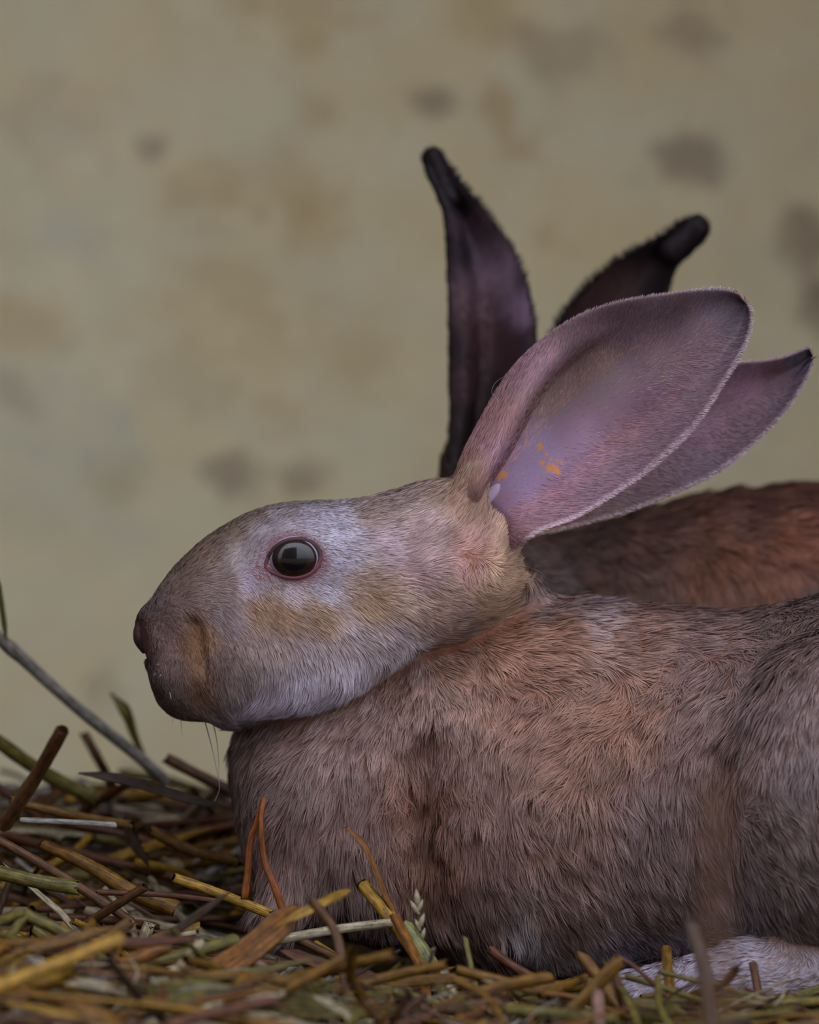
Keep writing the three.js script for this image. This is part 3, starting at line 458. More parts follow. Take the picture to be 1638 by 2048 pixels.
  const whisker = (pts, r) => { const c = new THREE.CatmullRomCurve3(pts.map(([x, y, z]) => fr.toWorld(x, y, z).sub(base))), t = new THREE.TubeGeometry(c, 14, r * K, 5); const p = t.attributes.position; for (let i = 0; i <= 14; i++) { const m = c.getPointAt(i / 14), s = 1 - 0.75 * i / 14; for (let j = 0; j <= 5; j++) { const o = i * 6 + j; p.setXYZ(o, lerp(m.x, p.getX(o), s), lerp(m.y, p.getY(o), s), lerp(m.z, p.getZ(o), s)); } } t.computeVertexNormals(); mesh('whisker', t, pale, rabbit); };
  whisker([[408, 1432, 30], [424, 1490, 40], [436, 1545, 46], [440, 1575, 46], [430, 1600, 44]], 1.5); whisker([[425, 1440, 20], [434, 1480, 26], [438, 1530, 30], [438, 1560, 32]], 1.2); whisker([[360, 1418, 20], [362, 1440, 24], [365, 1470, 26]], 1.1); whisker([[345, 1412, 10], [348, 1430, 12], [344, 1446, 12]], 1);
  whisker([[343, 1378, 92], [345, 1384, 102], [347, 1391, 104]], 1.4); whisker([[325, 1317, 96], [321, 1322, 104]].concat([[318, 1324, 106]]), 1.1); whisker([[316, 1340, 92], [313, 1343, 98], [311, 1345, 99]], 0.9); whisker([[327, 1342, 100], [325, 1345, 106], [324, 1347, 107]], 1); whisker([[310, 1202, 12], [304, 1198, 14], [298, 1196, 15]], 1.6);
  whisker([[996, 800, 120], [981, 782, 130], [990, 762, 134], [1012, 748, 134]], 0.55);
}
//#REAR
// ---------------------------------------------------------------- the brown rabbit behind
{
  const fr = new Frame(-0.21), K = fr.k, rng = rngOf(23);
  const top = curve1([[960, 1160], [1040, 1105], [1130, 1072], [1220, 1045], [1300, 1022], [1380, 1003], [1460, 990], [1560, 980], [1638, 976], [1760, 985], [1900, 1050], [2020, 1200], [2080, 1380]]);
  const bot = curve1([[960, 1500], [1040, 1650], [1200, 1740], [1500, 1780], [1900, 1780], [2080, 1600]]), half = curve1([[960, 120], [1040, 200], [1200, 270], [1500, 320], [1800, 320], [2000, 240], [2080, 80]]);
  const trunk = loft(960, 2080, top, bot, half, () => 0, 2.1), pair = (fn) => (x, y, c) => fn(x, y, Math.abs(c));
  const skull = ellipsoid(920, 1110, 40, 130, 125, 115, 0.2), snout = cone([870, 1140, 60], [740, 1210, 110], 95, 58), jowl = ellipsoid(850, 1180, 70, 110, 90, 100), neck = cone([960, 1180, 10], [1080, 1300, 0], 150, 190);
  const earBase = cone([930, 1060, 50], [922, 930, 55], 70, 40), earBase2 = cone([960, 1050, -20], [1000, 950, -30], 66, 40), breast = ellipsoid(960, 1480, 20, 170, 230, 190), foreleg = cone([930, 1600, 80], [880, 1760, 100], 80, 50), haunch = ellipsoid(1760, 1500, 150, 280, 300, 220);
  const all = (x, y, c) => { let d = trunk(x, y, c); d = smin(d, neck(x, y, c), 60); d = smin(d, smin(smin(skull(x, y, c), snout(x, y, c), 40), jowl(x, y, c), 40), 40); d = smin(d, smin(earBase(x, y, c), earBase2(x, y, c), 20), 40); d = smin(d, breast(x, y, c), 60); d = smin(d, foreleg(x, y, c), 30); return smin(d, haunch(x, y, c), 50) + 5 * noise(x / 60, y / 60, c / 60); };
  const bodyG = surfaceNets(all, [640, 880, -380], [2120, 1830, 420], 14, fr);
  const coat = blend([[1080, 1150, 98, 80, 76], [1060, 1210, 92, 74, 72], [1150, 1100, 96, 74, 66], [1200, 1180, 108, 76, 58], [1300, 1060, 104, 74, 62], [1450, 1020, 112, 76, 62], [1600, 1000, 124, 82, 66], [1400, 1120, 128, 82, 56], [1550, 1100, 138, 86, 60], [1500, 1180, 124, 80, 54], [1250, 1220, 104, 78, 62], [1620, 1180, 94, 72, 70], [1630, 1060, 132, 86, 66], [870, 920, 120, 84, 56], [900, 960, 120, 86, 60], [920, 1000, 96, 72, 56]], 80);
  const comb = blend([[1080, 1150, 0.8, 0.5], [1250, 1150, 0.5, 0.8], [1400, 1050, 0.9, 0.4], [1400, 1150, 0.3, 0.9], [1550, 1050, 0.9, 0.3], [1550, 1150, 0, 0.9], [1630, 1100, 0.5, 0.7], [900, 950, -0.2, -1]], 90);
  const cOut = [0, 0, 0], dOut = [0, 0];
  paint(bodyG, (p) => { coat(fr.px(p.x), fr.py(p.y), cOut); return alb(cOut[0] * 0.84, cOut[1] * 0.74, cOut[2] * 0.66); });
  const A1 = [[880, 1010], [892, 930], [899, 840], [898, 740], [897, 620], [893, 520], [886, 430], [866, 378], [852, 345], [852, 320], [860, 306]], A2 = [[975, 1010], [985, 930], [1025, 850], [1062, 770], [1070, 690], [1056, 590], [1032, 518], [998, 466], [948, 402], [905, 352], [880, 312]];
  const d1 = (u, v) => 62 - 26 * u + (1 - 0.55 * u) * (v < 0.16 ? 50 : 50 - 78 * smooth(0.16, 0.34, v) + 70 * smooth(0.45, 1, v)) + 4 * noise(u * 6, v * 3, 1);
  const B1 = [[975, 1010], [1010, 880], [1055, 770], [1095, 685], [1135, 616], [1195, 552], [1262, 507], [1330, 472], [1366, 447], [1385, 440], [1398, 440]], B2 = [[1050, 1030], [1130, 920], [1230, 810], [1300, 720], [1328, 640], [1334, 585], [1348, 540], [1372, 512], [1396, 488], [1408, 470], [1408, 455]];
  const d2 = (u, v) => -30 + 40 * u + 60 * (1 - 0.5 * u) * (Math.abs(2 * v - 1) ** 2 - 1);
  const e1 = earSheet(A1, A2, d1, 18, fr, 100, 48), e2 = earSheet(B1, B2, d2, 18, fr, 90, 40);
  const dark = [36, 27, 29];
  const skin1 = blend([[912, 500, 40, 28, 34], [905, 700, 40, 28, 32], [980, 500, 128, 104, 120], [1000, 560, 156, 130, 150], [950, 470, 92, 72, 84], [1040, 620, 144, 116, 142], [960, 600, 112, 84, 92], [950, 680, 88, 58, 60], [1000, 700, 80, 54, 58], [930, 760, 76, 50, 56], [980, 780, 60, 42, 44], [940, 860, 44, 34, 34], [1060, 700, 64, 46, 56], [1050, 560, 62, 46, 56], [1000, 468, 50, 36, 42], [920, 400, 42, 32, 40], [870, 330, 34, 26, 32]], 50);
  const skin2 = blend([[1150, 620, 70, 46, 48], [1240, 560, 72, 48, 48], [1200, 600, 76, 50, 50], [1310, 540, 46, 32, 36], [1380, 470, 34, 26, 34], [1300, 500, 44, 32, 38], [1100, 700, 60, 44, 48], [1330, 590, 34, 24, 30]], 50);
  paint(e1, (p, i) => e1.userData.uv[2 * i + 1] < 0 ? alb(...dark) : alb(...skin1(fr.px(p.x), fr.py(p.y), cOut), 0.42)); paint(e2, (p, i) => e2.userData.uv[2 * i + 1] < 0 ? alb(...dark) : alb(...skin2(fr.px(p.x), fr.py(p.y), cOut), 0.38));
  // the tips are rolled into a tight dark tube
  const tip = (a, b, r0, r1, name) => { const w = [a, b].map((q) => fr.toWorld(...q)), g = new THREE.CapsuleGeometry(1, 1, 10, 20); const L = w[0].distanceTo(w[1]), p = g.attributes.position; for (let i = 0; i < p.count; i++) { const y = p.getY(i), t = clamp(y + 0.5), r = lerp(r0, r1, t) * K, cap = y > 0.5 ? y - 0.5 : y < -0.5 ? y + 0.5 : 0; p.setXYZ(i, p.getX(i) * r, (t - 0.5) * L + cap * r, p.getZ(i) * r); } g.deleteAttribute('uv'); g.computeVertexNormals(); g.applyQuaternion(new THREE.Quaternion().setFromUnitVectors(new THREE.Vector3(0, 1, 0), w[1].clone().sub(w[0]).normalize())); const m = w[0].clone().add(w[1]).multiplyScalar(0.5); g.translate(m.x, m.y, m.z); return paint(g, () => alb(34, 26, 31)); };
  const t1 = tip([898, 400, 50], [866, 322, 46], 20, 22), t2 = tip([1340, 505, 10], [1392, 458, 14], 24, 24);
  const base = fr.toWorld(1400, 1780, 0), rabbit = group('rabbit', 'brown rabbit with dark upright ears, mostly hidden behind the fawn one', 'rabbit', base);
  mesh('body', mergeGeometries([bodyG, e1, e2, t1, t2].map(strip)).translate(-base.x, -base.y, -base.z), skinMat, rabbit);
  const view = new THREE.Vector3(), seen = (p, n) => { view.copy(camera.position).sub(p).normalize(); return view.dot(n) < -0.3 ? 0 : 1; };
  const pts = sample(bodyG, 60000, (p, n) => { const x = fr.px(p.x), y = fr.py(p.y); return (x > 980 && x < 1760 && y < 1330 || x < 1000 && y < 1060) ? seen(p, n) : 0; }, rng);
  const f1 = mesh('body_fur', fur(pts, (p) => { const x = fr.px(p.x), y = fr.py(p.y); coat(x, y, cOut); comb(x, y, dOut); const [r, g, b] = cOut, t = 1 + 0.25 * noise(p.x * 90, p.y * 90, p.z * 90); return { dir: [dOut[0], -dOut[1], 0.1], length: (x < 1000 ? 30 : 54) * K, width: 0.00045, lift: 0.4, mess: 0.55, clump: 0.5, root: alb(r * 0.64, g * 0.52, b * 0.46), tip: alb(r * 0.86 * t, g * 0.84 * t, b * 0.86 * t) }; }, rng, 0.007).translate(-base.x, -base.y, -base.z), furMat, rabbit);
  const earFur = (g, n, skin) => fur(sample(g, n, (p, nn, vi) => { const sv = g.userData.uv[2 * vi + 1], v = Math.abs(sv); return seen(p, nn) * (sv < 0 ? 1 : v < 0.1 || v > 0.92 ? 1.6 : 0.35); }, rng), (p, nn, vi) => { const sv = g.userData.uv[2 * vi + 1], v = Math.abs(sv); sv < 0 || v < 0.06 || v > 0.95 ? (cOut[0] = 34, cOut[1] = 25, cOut[2] = 29) : skin(fr.px(p.x), fr.py(p.y), cOut); const e = v > 0.5 ? 1 : -1; return { dir: [0.5 * e, 0.9, 0.1], length: 20 * K, width: 0.0003, lift: 0.3, mess: 0.3, clump: 0.2, root: alb(cOut[0] * 0.9, cOut[1] * 0.85, cOut[2] * 0.85, 0.42), tip: alb(cOut[0] * 1.1, cOut[1] * 1.08, cOut[2] * 1.1, 0.42) }; }, rng, 0.004, 2);
  const tipFur = (g, n) => fur(sample(g, n, (p, nn) => seen(p, nn), rng), () => ({ dir: [0.1, 0.7, 0.2], length: 16 * K, width: 0.0003, lift: 0.3, mess: 0.4, clump: 0.2, root: alb(26, 19, 22), tip: alb(38, 29, 34) }), rng, 0.004, 2);
  const f2 = mesh('ear_fur', mergeGeometries([earFur(e1, 12000, skin1), earFur(e2, 9000, skin2), tipFur(t1, 1500), tipFur(t2, 1500)]).translate(-base.x, -base.y, -base.z), darkFurMat, rabbit);
  f1.userData.kind = f2.userData.kind = 'stuff';
}
//#STRAW
// ---------------------------------------------------------------- straw
{
  const rng = rngOf(77);
  const fibre = dataTexture(64, 256, (i, j) => { const v = 196 + 85 * noise(i / 2.3, j / 90, 3) + 60 * noise(i / 6, j / 40, 6) + 45 * noise(i / 20, j / 16, 9) + 40 * noise(i / 1.5, j / 30, 14) - 70 * smooth(0.3, 0.5, noise(i / 2.6, j / 7, 27)); const b = 60 * smooth(0.25, 0.55, noise(i / 8, j / 12, 20)); return [v, v - 0.4 * b, v - b].map((q) => clamp(q, 40, 255)); });
  const fibreBump = dataTexture(64, 64, (i, j) => { const v = 128 + 110 * noise(i / 1.8, j / 60, 3); return [v, v, v]; }, false);
  const strawMat = (r, g, b, rough = 0.55) => { const m = new THREE.MeshPhysicalMaterial({ map: fibre, bumpMap: fibreBump, bumpScale: 0.00015, roughness: rough, specularIntensity: 0.35, side: THREE.DoubleSide }); const l = alb(r, g, b, 0.46), y = 0.3 * l[0] + 0.6 * l[1] + 0.1 * l[2]; m.color.setRGB(...l.map((v) => Math.max(0.004, lerp(v, y, -0.12)))); return m; };
  const M = { gold: strawMat(190, 148, 70), ochre: strawMat(136, 98, 42), amber: strawMat(150, 98, 32), brown: strawMat(112, 76, 48), dark: strawMat(78, 58, 42), cream: strawMat(196, 180, 150), grey: strawMat(178, 172, 164), olive: strawMat(124, 112, 58), green: strawMat(146, 144, 96), orange: strawMat(160, 92, 48), pink: strawMat(148, 112, 98), rust: strawMat(110, 66, 44) };
  // a stalk: a hollow tube through points, flattened a little, with a knuckle and torn ends; a blade: a folded leaf strip
  function sweep(points, rx, ry, { segs = 14, radial = 8, blade = false, node = -1, twist = 0, taper = 0, seed = 1, hollow = true } = {}) {
    const c = new THREE.CatmullRomCurve3(points, false, 'centripetal'), L = c.getLength(), r = rngOf(seed), pos = [], uv = [], idx = [], rings = [];
    const ref = new THREE.Vector3(0.3, 0.2, 0.93).normalize(), T = new THREE.Vector3(), A = new THREE.Vector3(), B = new THREE.Vector3(), kink = r() * 9;
    const add = (t, s, jag) => {
      const p = c.getPointAt(t); c.getTangentAt(t, T); A.crossVectors(T, ref).normalize(); B.crossVectors(A, T).normalize();
      const tw = twist * t + 0.3 * noise(t * 3, kink, 1), k = s * (1 - taper * t) * (1 + 0.08 * noise(t * 7, kink, 2)) * (node >= 0 ? 1 + 0.35 * Math.exp(-(((t - node) * L / 0.0022) ** 2)) : 1), ring = [];
      for (let j = 0; j < radial; j++) {
        const a = j / radial * Math.PI * 2, fold = blade ? 0.35 * Math.abs(Math.cos(a)) : 0, x = Math.cos(a) * rx * k, y = (Math.sin(a) + fold * (rx / ry) * 0.6) * ry * k, xx = x * Math.cos(tw) - y * Math.sin(tw), yy = x * Math.sin(tw) + y * Math.cos(tw), j2 = jag ? (noise(j * 1.7, kink, jag) + 0.2) * rx * 1.6 : 0;
        ring.push(pos.length / 3); pos.push(p.x + A.x * xx + B.x * yy + T.x * j2, p.y + A.y * xx + B.y * yy + T.y * j2, p.z + A.z * xx + B.z * yy + T.z * j2); uv.push(j / radial * 2, t * L / 0.06);
      }
      rings.push(ring);
    };
    if (hollow && !blade) { add(Math.min(0.2, 0.006 / L), 0.72, 0); add(0, 0.8, 0); }
    for (let i = 0; i <= segs; i++) add(i / segs, blade ? Math.max(0.06, Math.min(1, 5 * (i / segs) + 0.2) * Math.min(1, 4 * (1 - i / segs))) : 1, i === 0 ? 3 : i === segs ? 5 : 0);
    if (hollow && !blade) { add(1, 0.8, 0); add(1 - Math.min(0.2, 0.006 / L), 0.72, 0); }
    for (let i = 0; i < rings.length - 1; i++) for (let j = 0; j < radial; j++) { const a = rings[i][j], b = rings[i][(j + 1) % radial], d = rings[i + 1][j], e = rings[i + 1][(j + 1) % radial]; idx.push(a, b, d, b, e, d); }
    for (const [ring, f] of [[rings[0], 0], [rings[rings.length - 1], 1]]) for (let j = 1; j < radial - 1; j++) f ? idx.push(ring[0], ring[j], ring[j + 1]) : idx.push(ring[0], ring[j + 1], ring[j]);
    const g = new THREE.BufferGeometry(); g.setAttribute('position', new THREE.Float32BufferAttribute(pos, 3)); g.setAttribute('uv', new THREE.Float32BufferAttribute(uv, 2)); g.setIndex(idx); g.computeVertexNormals(); return g;
  }
  const place = (o, g, label, grp) => { g.computeBoundingBox(); const c = g.boundingBox.getCenter(new THREE.Vector3()); c.y = g.boundingBox.min.y; g.translate(-c.x, -c.y, -c.z); o.position.copy(c); o.userData.label = label; o.userData.category = 'straw'; if (grp) o.userData.group = grp; };
  let seed = 5;
  // [kind, points [px, py, z], width px, material, label, options]
  const drawn = [
    ['stalk', [[-20, 1262, -0.12], [28, 1302, -0.13], [150, 1412, -0.15], [270, 1508, -0.17], [330, 1560, -0.18]], 26, 'grey', 'long pale grey straw slanting down from the left edge below the nose', { node: 0.14 }],
    ['blade', [[-6, 1150, -0.1], [4, 1220, -0.11], [14, 1290, -0.12]], 12, 'green', 'thin green blade standing at the left edge above the long grey straw', {}],
    ['stalk', [[126, 1458, 0.14], [80, 1540, 0.12], [10, 1650, 0.1]], 30, 'brown', 'thick brown blurred stalk leaning up at far left', {}],
    ['stalk', [[-10, 1478, -0.14], [70, 1535, -0.15], [190, 1600, -0.16]], 30, 'olive', 'olive stalk sloping from the left edge behind the thick brown one', {}],
    ['blade', [[222, 1388, -0.2], [248, 1420, -0.2], [270, 1480, -0.21], [305, 1560, -0.22]], 26, 'olive', 'curled olive leaf sticking up beside the long grey straw', { twist: 1 }],
    ['stalk', [[168, 1466, -0.22], [192, 1510, -0.22], [225, 1570, -0.23]], 20, 'brown', 'short brown stub standing left of the olive leaf', {}],
    ['blade', [[160, 1546, -0.06], [250, 1560, -0.06], [350, 1590, -0.06], [470, 1620, -0.05]], 20, 'dark', 'dark brown leaf blade running right toward the rabbit chest', {}],
    ['stalk', [[332, 1516, -0.16], [400, 1552, -0.16], [480, 1590, -0.16]], 24, 'brown', 'brown stalk tilting down to the chest just below the whiskers', {}],
    ['stalk', [[-30, 1665, 0.03], [100, 1738, 0.035], [262, 1842, 0.04]], 19, 'brown', 'long tan-brown straw in focus crossing the left edge diagonally', { node: 0.8 }],
    ['stalk', [[82, 1688, -0.01], [172, 1728, 0], [280, 1792, 0.01], [345, 1815, 0.01]], 22, 'ochre', 'golden-brown straw with a thin pointed end, above the long tan one', { taper: -0.6 }],
    ['stalk', [[345, 1755, 0.03], [440, 1788, 0.03], [540, 1828, 0.03]], 21, 'gold', 'bright yellow cut straw pointing at the base of the chest', {}],
    ['stalk', [[192, 1784, 0.02], [330, 1790, 0.02], [432, 1802, 0.02]], 12, 'rust', 'thin reddish-brown stem lying level under the bright yellow straw', {}],
    ['blade', [[690, 1655, 0.075], [722, 1682, 0.075], [752, 1745, 0.075], [770, 1790, 0.075], [806, 1856, 0.075]], 15, 'amber', 'narrow amber leaf sliver rising before the rabbit shoulder', { twist: 0.5 }],
    ['stalk', [[722, 1764, 0.07], [775, 1830, 0.075], [832, 1905, 0.08]], 29, 'gold', 'wide pale-gold split straw leaning left in front of the rabbit', {}],
    ['stalk', [[806, 1850, 0.085], [850, 1915, 0.09], [890, 1990, 0.095]], 38, 'green', 'pale green sheath at the foot of the split gold straw', {}],
    ['stalk', [[930, 1874, 0.11], [948, 1960, 0.12], [976, 2060, 0.13]], 12, 'olive', 'thin upright yellow-green straw right of the pale green sheath', {}],
    ['blade', [[704, 1778, 0.15], [640, 1808, 0.15], [560, 1848, 0.16]], 20, 'gold', 'small yellow blade tip slanting up left of the split straw', {}],
    ['blade', [[600, 1810, 0.15], [510, 1890, 0.16], [440, 1940, 0.17], [360, 2000, 0.18]], 56, 'amber', 'broad amber leaf blade slanting through the foreground', {}],
    ['stalk', [[622, 1800, 0.17], [668, 1860, 0.17], [690, 1960, 0.18], [702, 2070, 0.18]], 20, 'brown', 'bent brown stalk hanging down right of the amber blade', {}],
    ['stalk', [[470, 1898, 0.09], [600, 1872, 0.09], [680, 1858, 0.085], [780, 1846, 0.08]], 19, 'cream', 'cream straw lying nearly level below the rabbit chest', {}],
    ['stalk', [[484, 1900, 0.13], [560, 1962, 0.14], [690, 2064, 0.15]], 22, 'pink', 'pinkish pale straw running down to the bottom edge', {}],
    ['stalk', [[44, 1826, 0.14], [150, 1878, 0.14], [240, 1945, 0.14], [330, 1965, 0.14]], 26, 'olive', 'bent olive straw lying across the lower left', {}],
    ['stalk', [[52, 1828, 0.14], [22, 1870, 0.15], [-20, 1925, 0.16]], 20, 'olive', 'short olive piece dropping to the left edge from the bent straw', {}],
    ['stalk', [[160, 1870, 0.2], [190, 1960, 0.21], [206, 2070, 0.22]], 34, 'brown', 'thick brown upright stalk at the lower left', {}],
    ['stalk', [[300, 1846, 0.05], [288, 1876, 0.05], [276, 1908, 0.05]], 25, 'cream', 'short whitish cut tube standing at lower left', {}],
    ['blade', [[206, 1868, 0.05], [236, 1862, 0.055], [275, 1848, 0.05]], 26, 'gold', 'small curled yellow leaf scrap beside the whitish cut tube', { twist: 1.4 }],
    ['blade', [[-20, 1925, 0.2], [90, 1965, 0.21], [210, 2005, 0.22], [330, 2060, 0.23]], 52, 'ochre', 'broad ochre leaf in the bottom left corner', {}],
    ['blade', [[200, 1985, 0.22], [400, 1992, 0.23], [600, 2012, 0.23], [760, 2030, 0.23]], 56, 'olive', 'broad olive leaf lying along the bottom edge', {}],
    ['blade', [[250, 2034, 0.24], [420, 2040, 0.24], [640, 2052, 0.24]], 44, 'cream', 'pale leaf below the broad olive one at the bottom edge', {}],
    ['stalk', [[960, 1990, 0.1], [1080, 1978, 0.1], [1195, 1966, 0.1]], 26, 'ochre', 'ochre straw lying level before the hind foot', {}],
    ['stalk', [[978, 1898, 0.09], [1030, 1935, 0.09], [1092, 1970, 0.095]], 20, 'rust', 'rust-brown straw sloping down behind the level ochre one', {}],
    ['stalk', [[1100, 2062, 0.19], [1170, 1995, 0.19], [1236, 1925, 0.19]], 30, 'ochre', 'ochre stalk leaning right in front of the toes', {}],
    ['stalk', [[1228, 1945, 0.18], [1244, 2000, 0.18], [1262, 2062, 0.18]], 22, 'brown', 'brown stub dropping from the tip of the leaning ochre stalk', {}],
    ['stalk', [[1382, 1846, 0.3], [1404, 1930, 0.31], [1424, 2070, 0.32]], 30, 'dark', 'dark blurred stem standing in front of the hind foot', {}],
    ['stalk', [[1432, 1560, 0.9], [1430, 1760, 0.9], [1440, 2120, 0.9]], 34, 'brown', 'very blurred brown stem nearest the lens, before the haunch', {}],
    ['stalk', [[1232, 1912, 0.15], [1262, 1928, 0.15], [1330, 1990, 0.15]], 10, 'rust', 'thin reddish twig lying over the hind toes', {}],
    ['stalk', [[20, 1600, -0.05], [120, 1625, -0.05], [260, 1650, -0.04]], 18, 'ochre', 'ochre straw lying level at left, under the dark leaf blade', {}],
    ['stalk', [[40, 1640, 0], [150, 1645, 0], [230, 1650, 0]], 12, 'grey', 'short greyish straw lying level at left', {}],
    ['stalk', [[-20, 1740, 0.06], [60, 1760, 0.06], [150, 1775, 0.06]], 30, 'olive', 'wide streaked olive straw at the left edge under the tan one', {}],
    ['stalk', [[255, 1905, 0.08], [270, 1925, 0.08], [225, 1960, 0.09]].reverse(), 14, 'dark', 'short dark twig leaning below the whitish cut tube', {}],
    ['blade', [[560, 1900, 0.1], [650, 1930, 0.1], [760, 1960, 0.1]], 24, 'rust', 'rust-coloured leaf strip lying under the cream straw', {}],
    ['stalk', [[600, 1880, 0.06], [690, 1925, 0.06], [790, 1975, 0.07]], 18, 'brown', 'brown straw running down toward the pale green sheath', {}],
    ['stalk', [[300, 1660, -0.08], [380, 1700, -0.08], [470, 1720, -0.07]], 24, 'ochre', 'dull ochre straw lying left of the rabbit chest', {}],
    ['blade', [[250, 1630, -0.06], [268, 1690, -0.06], [300, 1740, -0.05]], 30, 'dark', 'dark curled leaf hanging in the tangle left of the chest', { twist: 1 }],
    ['blade', [[880, 1930, 0.12], [905, 1985, 0.12], [900, 2050, 0.13]], 20, 'cream', 'short pale sliver at the bottom under the green sheath', {}],
  ];
  for (const [kind, pts, w, mat, label, opt] of drawn) {
    const P = pts.map((p) => at(...p)), z = pts[0][2], r = w / 2 * (2 - z) / FOCAL;
    const g = kind === 'blade' ? sweep(P, r, r * 0.1, { blade: true, segs: 18, radial: 10, seed: seed++, ...opt }) : sweep(P, r, r * 0.82, { segs: 16, radial: 10, seed: seed++, ...opt });
    place(mesh(kind === 'blade' ? 'straw_leaf' : 'straw_stalk', g, M[mat]), g, label);
  }
  // the forked orange stem in front of the chest: one thing of two legs
  { const base = at(530, 1815, 0.055), fork = group('forked_stem', 'forked orange stem standing before the rabbit chest, two legs meeting at the top', 'straw', base), rr = 5 * 0.000195;
    for (const pts of [[[528, 1596, 0.055], [514, 1640, 0.055], [500, 1684, 0.055], [496, 1740, 0.055], [489, 1796, 0.055]], [[528, 1596, 0.055], [522, 1645, 0.058], [529, 1720, 0.058], [548, 1770, 0.06], [568, 1828, 0.06]]]) {
      const g = sweep(pts.map((p) => at(...p)), rr * 1.1, rr * 0.8, { segs: 20, seed: seed++, taper: -0.5, hollow: false }); g.translate(-base.x, -base.y, -base.z); mesh('leg', g, M.orange, fork); } }
  // the dry ear of grain leaning before the flank
  { const base = at(842, 1900, 0.085), ear = group('grain_ear', 'dry bit of grain ear with pale husks, right of the split gold straw', 'grain', base);
    const stem = sweep([[842, 1900], [838, 1860], [832, 1820], [834, 1790]].map((p) => at(p[0], p[1], 0.085)), 0.0005, 0.0005, { segs: 10, radial: 6, hollow: false, seed: 3 }); stem.translate(-base.x, -base.y, -base.z); mesh('stem', stem, M.brown, ear);
    const husk = new THREE.SphereGeometry(1, 12, 10); { const p = husk.attributes.position; for (let i = 0; i < p.count; i++) { const y = p.getY(i), s = 0.75 + 0.25 * (1 - y) / 2 - 0.5 * Math.max(0, y) ** 2; p.setX(i, p.getX(i) * s); p.setZ(i, p.getZ(i) * s); } husk.computeVertexNormals(); }
    for (const [x, y, t, s] of [[834, 1796, 0.1, 1.1], [829, 1815, 0.55, 1], [840, 1812, -0.4, 0.9], [843, 1842, -0.35, 1], [835, 1850, 0.4, 0.8], [846, 1868, -0.3, 0.8]]) { const h = mesh('husk', husk, M.cream, ear); h.position.copy(at(x, y, 0.086).sub(base)); h.scale.set(0.0013 * s, 0.0034 * s, 0.0012 * s); h.rotation.z = t; } }

  // ---- the bed: its height, then loose straw all over it
  const topOf = (x, z) => {
    const behind = smooth(-0.03, -0.22, z) * 0.034 * (1 - smooth(-0.05, 0.05, x)), front = smooth(0.07, 0.2, z) * lerp(0.024, 0.012, smooth(-0.1, 0.1, x)), left = 0.012 * smooth(-0.05, -0.13, x);
    const drop = smooth(-0.3, -0.6, z) * 0.04; return -0.19 + behind + front + left - drop + 0.006 * noise(x * 18, z * 18, 2) + 0.003 * noise(x * 60, z * 60, 5);
  };
  const bed = new THREE.Group(); bed.name = 'straw_bedding'; bed.position.set(0, FLOOR, 0); bed.userData = { label: 'tangled bed of loose straw covering the floor under the rabbits', category: 'straw', kind: 'stuff' }; scene.add(bed);
  const mound = new THREE.PlaneGeometry(0.96, 1.5, 96, 128).rotateX(-Math.PI / 2); { const p = mound.attributes.position; for (let i = 0; i < p.count; i++) { const x = p.getX(i), z = p.getZ(i) - 0.3, edge = Math.min(1, (0.48 - Math.abs(x)) * 12, (0.75 - Math.abs(z + 0.3)) * 12); p.setXYZ(i, x, lerp(0.002, topOf(x, z) - FLOOR - 0.024, clamp(edge)), z); } mound.computeVertexNormals(); const u = mound.attributes.uv; for (let i = 0; i < u.count; i++) u.setXY(i, u.getX(i) * 30, u.getY(i) * 10); }
  mesh('packed_straw', mound, M.dark, bed).userData.kind = 'stuff';
  const kinds = ['gold', 'ochre', 'ochre', 'amber', 'brown', 'brown', 'dark', 'dark', 'rust', 'cream', 'grey', 'olive', 'olive', 'pink'], loose = {};
  const piece = (x, z, len, w, lift, blade) => {
    const a = rng() * Math.PI * 2, tilt = (rng() - 0.5) * (rng() < 0.25 ? 1.5 : 0.6), bend = (rng() - 0.5) * 0.3 * len, pts = [], y = topOf(x, z) + lift;
    for (let i = -1; i <= 1; i++) { const s = i * len / 2, px = x + Math.cos(a) * s - Math.sin(a) * bend * (1 - Math.abs(i)), pz = z + Math.sin(a) * s * 0.8 + Math.cos(a) * bend * (1 - Math.abs(i)); pts.push(new THREE.Vector3(px, Math.max(y + tilt * s + (1 - Math.abs(i)) * 0.003 * (rng() - 0.3), topOf(px, pz) - 0.02), pz)); }
    return blade ? sweep(pts, w, w * 0.2, { blade: true, segs: 6, radial: 6, seed: seed++ }) : sweep(pts, w, w * 0.85, { segs: 5, radial: 6, seed: seed++, hollow: w > 0.0012 });
  };
  const clear = (x, z) => !(x > -0.075 && z < 0.045 && z > -0.2) && !(x > 0.07 && z < 0.085 && z > -0.4);
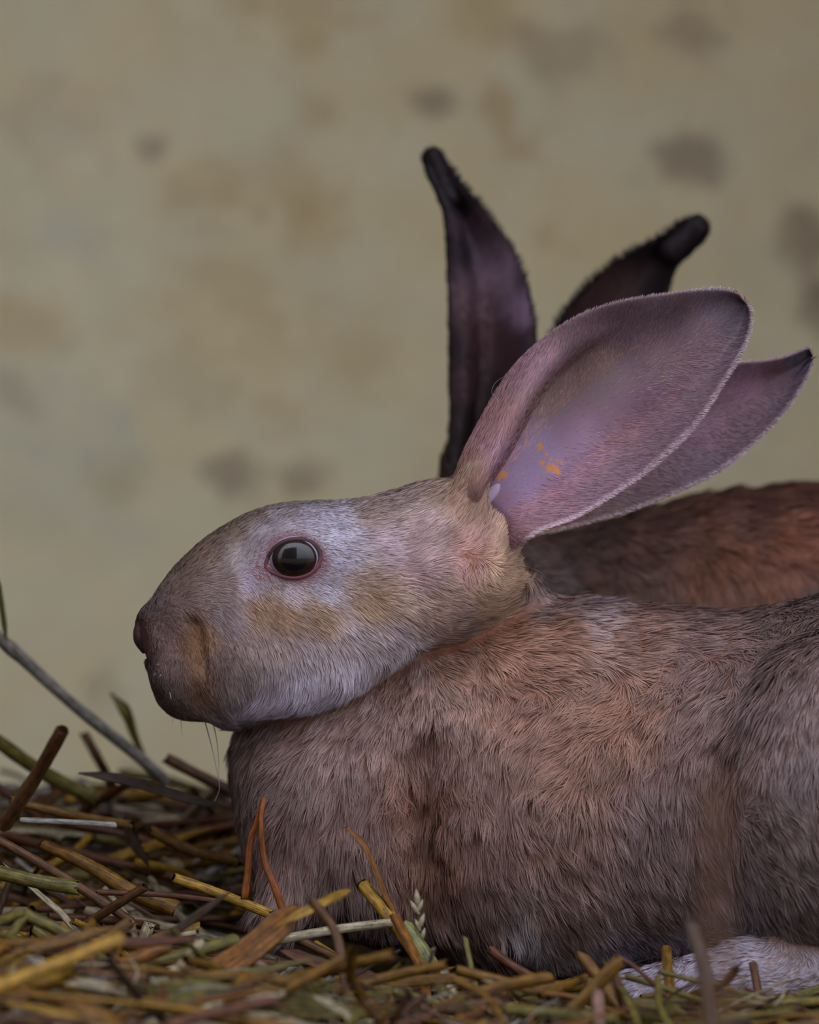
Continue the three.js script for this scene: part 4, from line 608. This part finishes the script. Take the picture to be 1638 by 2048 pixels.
  for (let n = 0; n < 2600;) {
    const u = rng(), x = lerp(-0.42, 0.42, rng()), z = u < 0.6 ? lerp(-0.3, 0.32, rng()) : lerp(-0.75, 0.45, rng()); if (!clear(x, z)) { n += 0.2; continue; } n++;
    const k = kinds[Math.floor(rng() * kinds.length)]; (loose[k] ??= []).push(piece(x, z, lerp(0.02, 0.1, rng() ** 1.4), lerp(0.0006, 0.0026, rng() ** 1.5), (rng() - 0.78) * 0.027, rng() < 0.4));
  }
  for (let n = 0; n < 2600;) {                                  // chaff: fine fibres, slivers and crumbs between the stalks
    const x = lerp(-0.26, 0.3, rng()), z = lerp(-0.28, 0.26, rng()); if (!clear(x, z)) { n += 0.2; continue; } n++;
    const k = kinds[Math.floor(rng() * kinds.length)]; (loose[k] ??= []).push(piece(x, z, lerp(0.006, 0.04, rng() ** 1.6), lerp(0.00018, 0.0006, rng() ** 1.5), (rng() - 0.5) * 0.016, rng() < 0.5));
  }
  for (const k in loose) mesh('loose_straw', mergeGeometries(loose[k]), M[k], bed).userData.kind = 'stuff';
  for (const c of bed.children) if (c.name === 'loose_straw') c.position.y = -FLOOR;
  // stalks of the bed's surface one could still pick out one by one
  const tone = { gold: 'golden', ochre: 'ochre', brown: 'brown', cream: 'pale cream', olive: 'olive green', rust: 'rust-brown' }, tk = Object.keys(tone);
  for (let n = 0; n < 150;) {
    const front = n % 3 === 0, x = lerp(-0.17, front ? 0.16 : -0.02, rng()), z = front ? lerp(0.08, 0.22, rng()) : lerp(-0.24, 0.12, rng()); if (!clear(x, z)) { n += 0.1; continue; } n = Math.floor(n) + 1;
    let wide = 0, len = 0; const k = tk[n % tk.length], blade = rng() < 0.25, g = piece(x, z, len = lerp(0.03, 0.1, rng()), wide = lerp(0.001, 0.0026, rng()), 0.003 + 0.007 * rng(), blade);
    const across = x < -0.11 ? 'by the left edge' : x < -0.04 ? 'under the chin' : x < 0.05 ? 'below the shoulder' : 'below the flank', where = (z > 0.07 ? 'in the blurred foreground ' : z < -0.06 ? 'in the heap behind ' : 'beside the rabbit ') + across, look = (len > 0.065 ? 'long ' : 'short ') + (wide > 0.0018 ? 'thick ' : 'thin ') + tone[k];
    place(mesh(blade ? 'straw_leaf' : 'straw_stalk', g, M[k]), g, `${look} straw ${blade ? 'leaf' : 'stalk'} ${where}`, `${look} straw ${blade ? 'leaves' : 'stalks'} ${where}`);
  }
}
renderer.render(scene, camera);
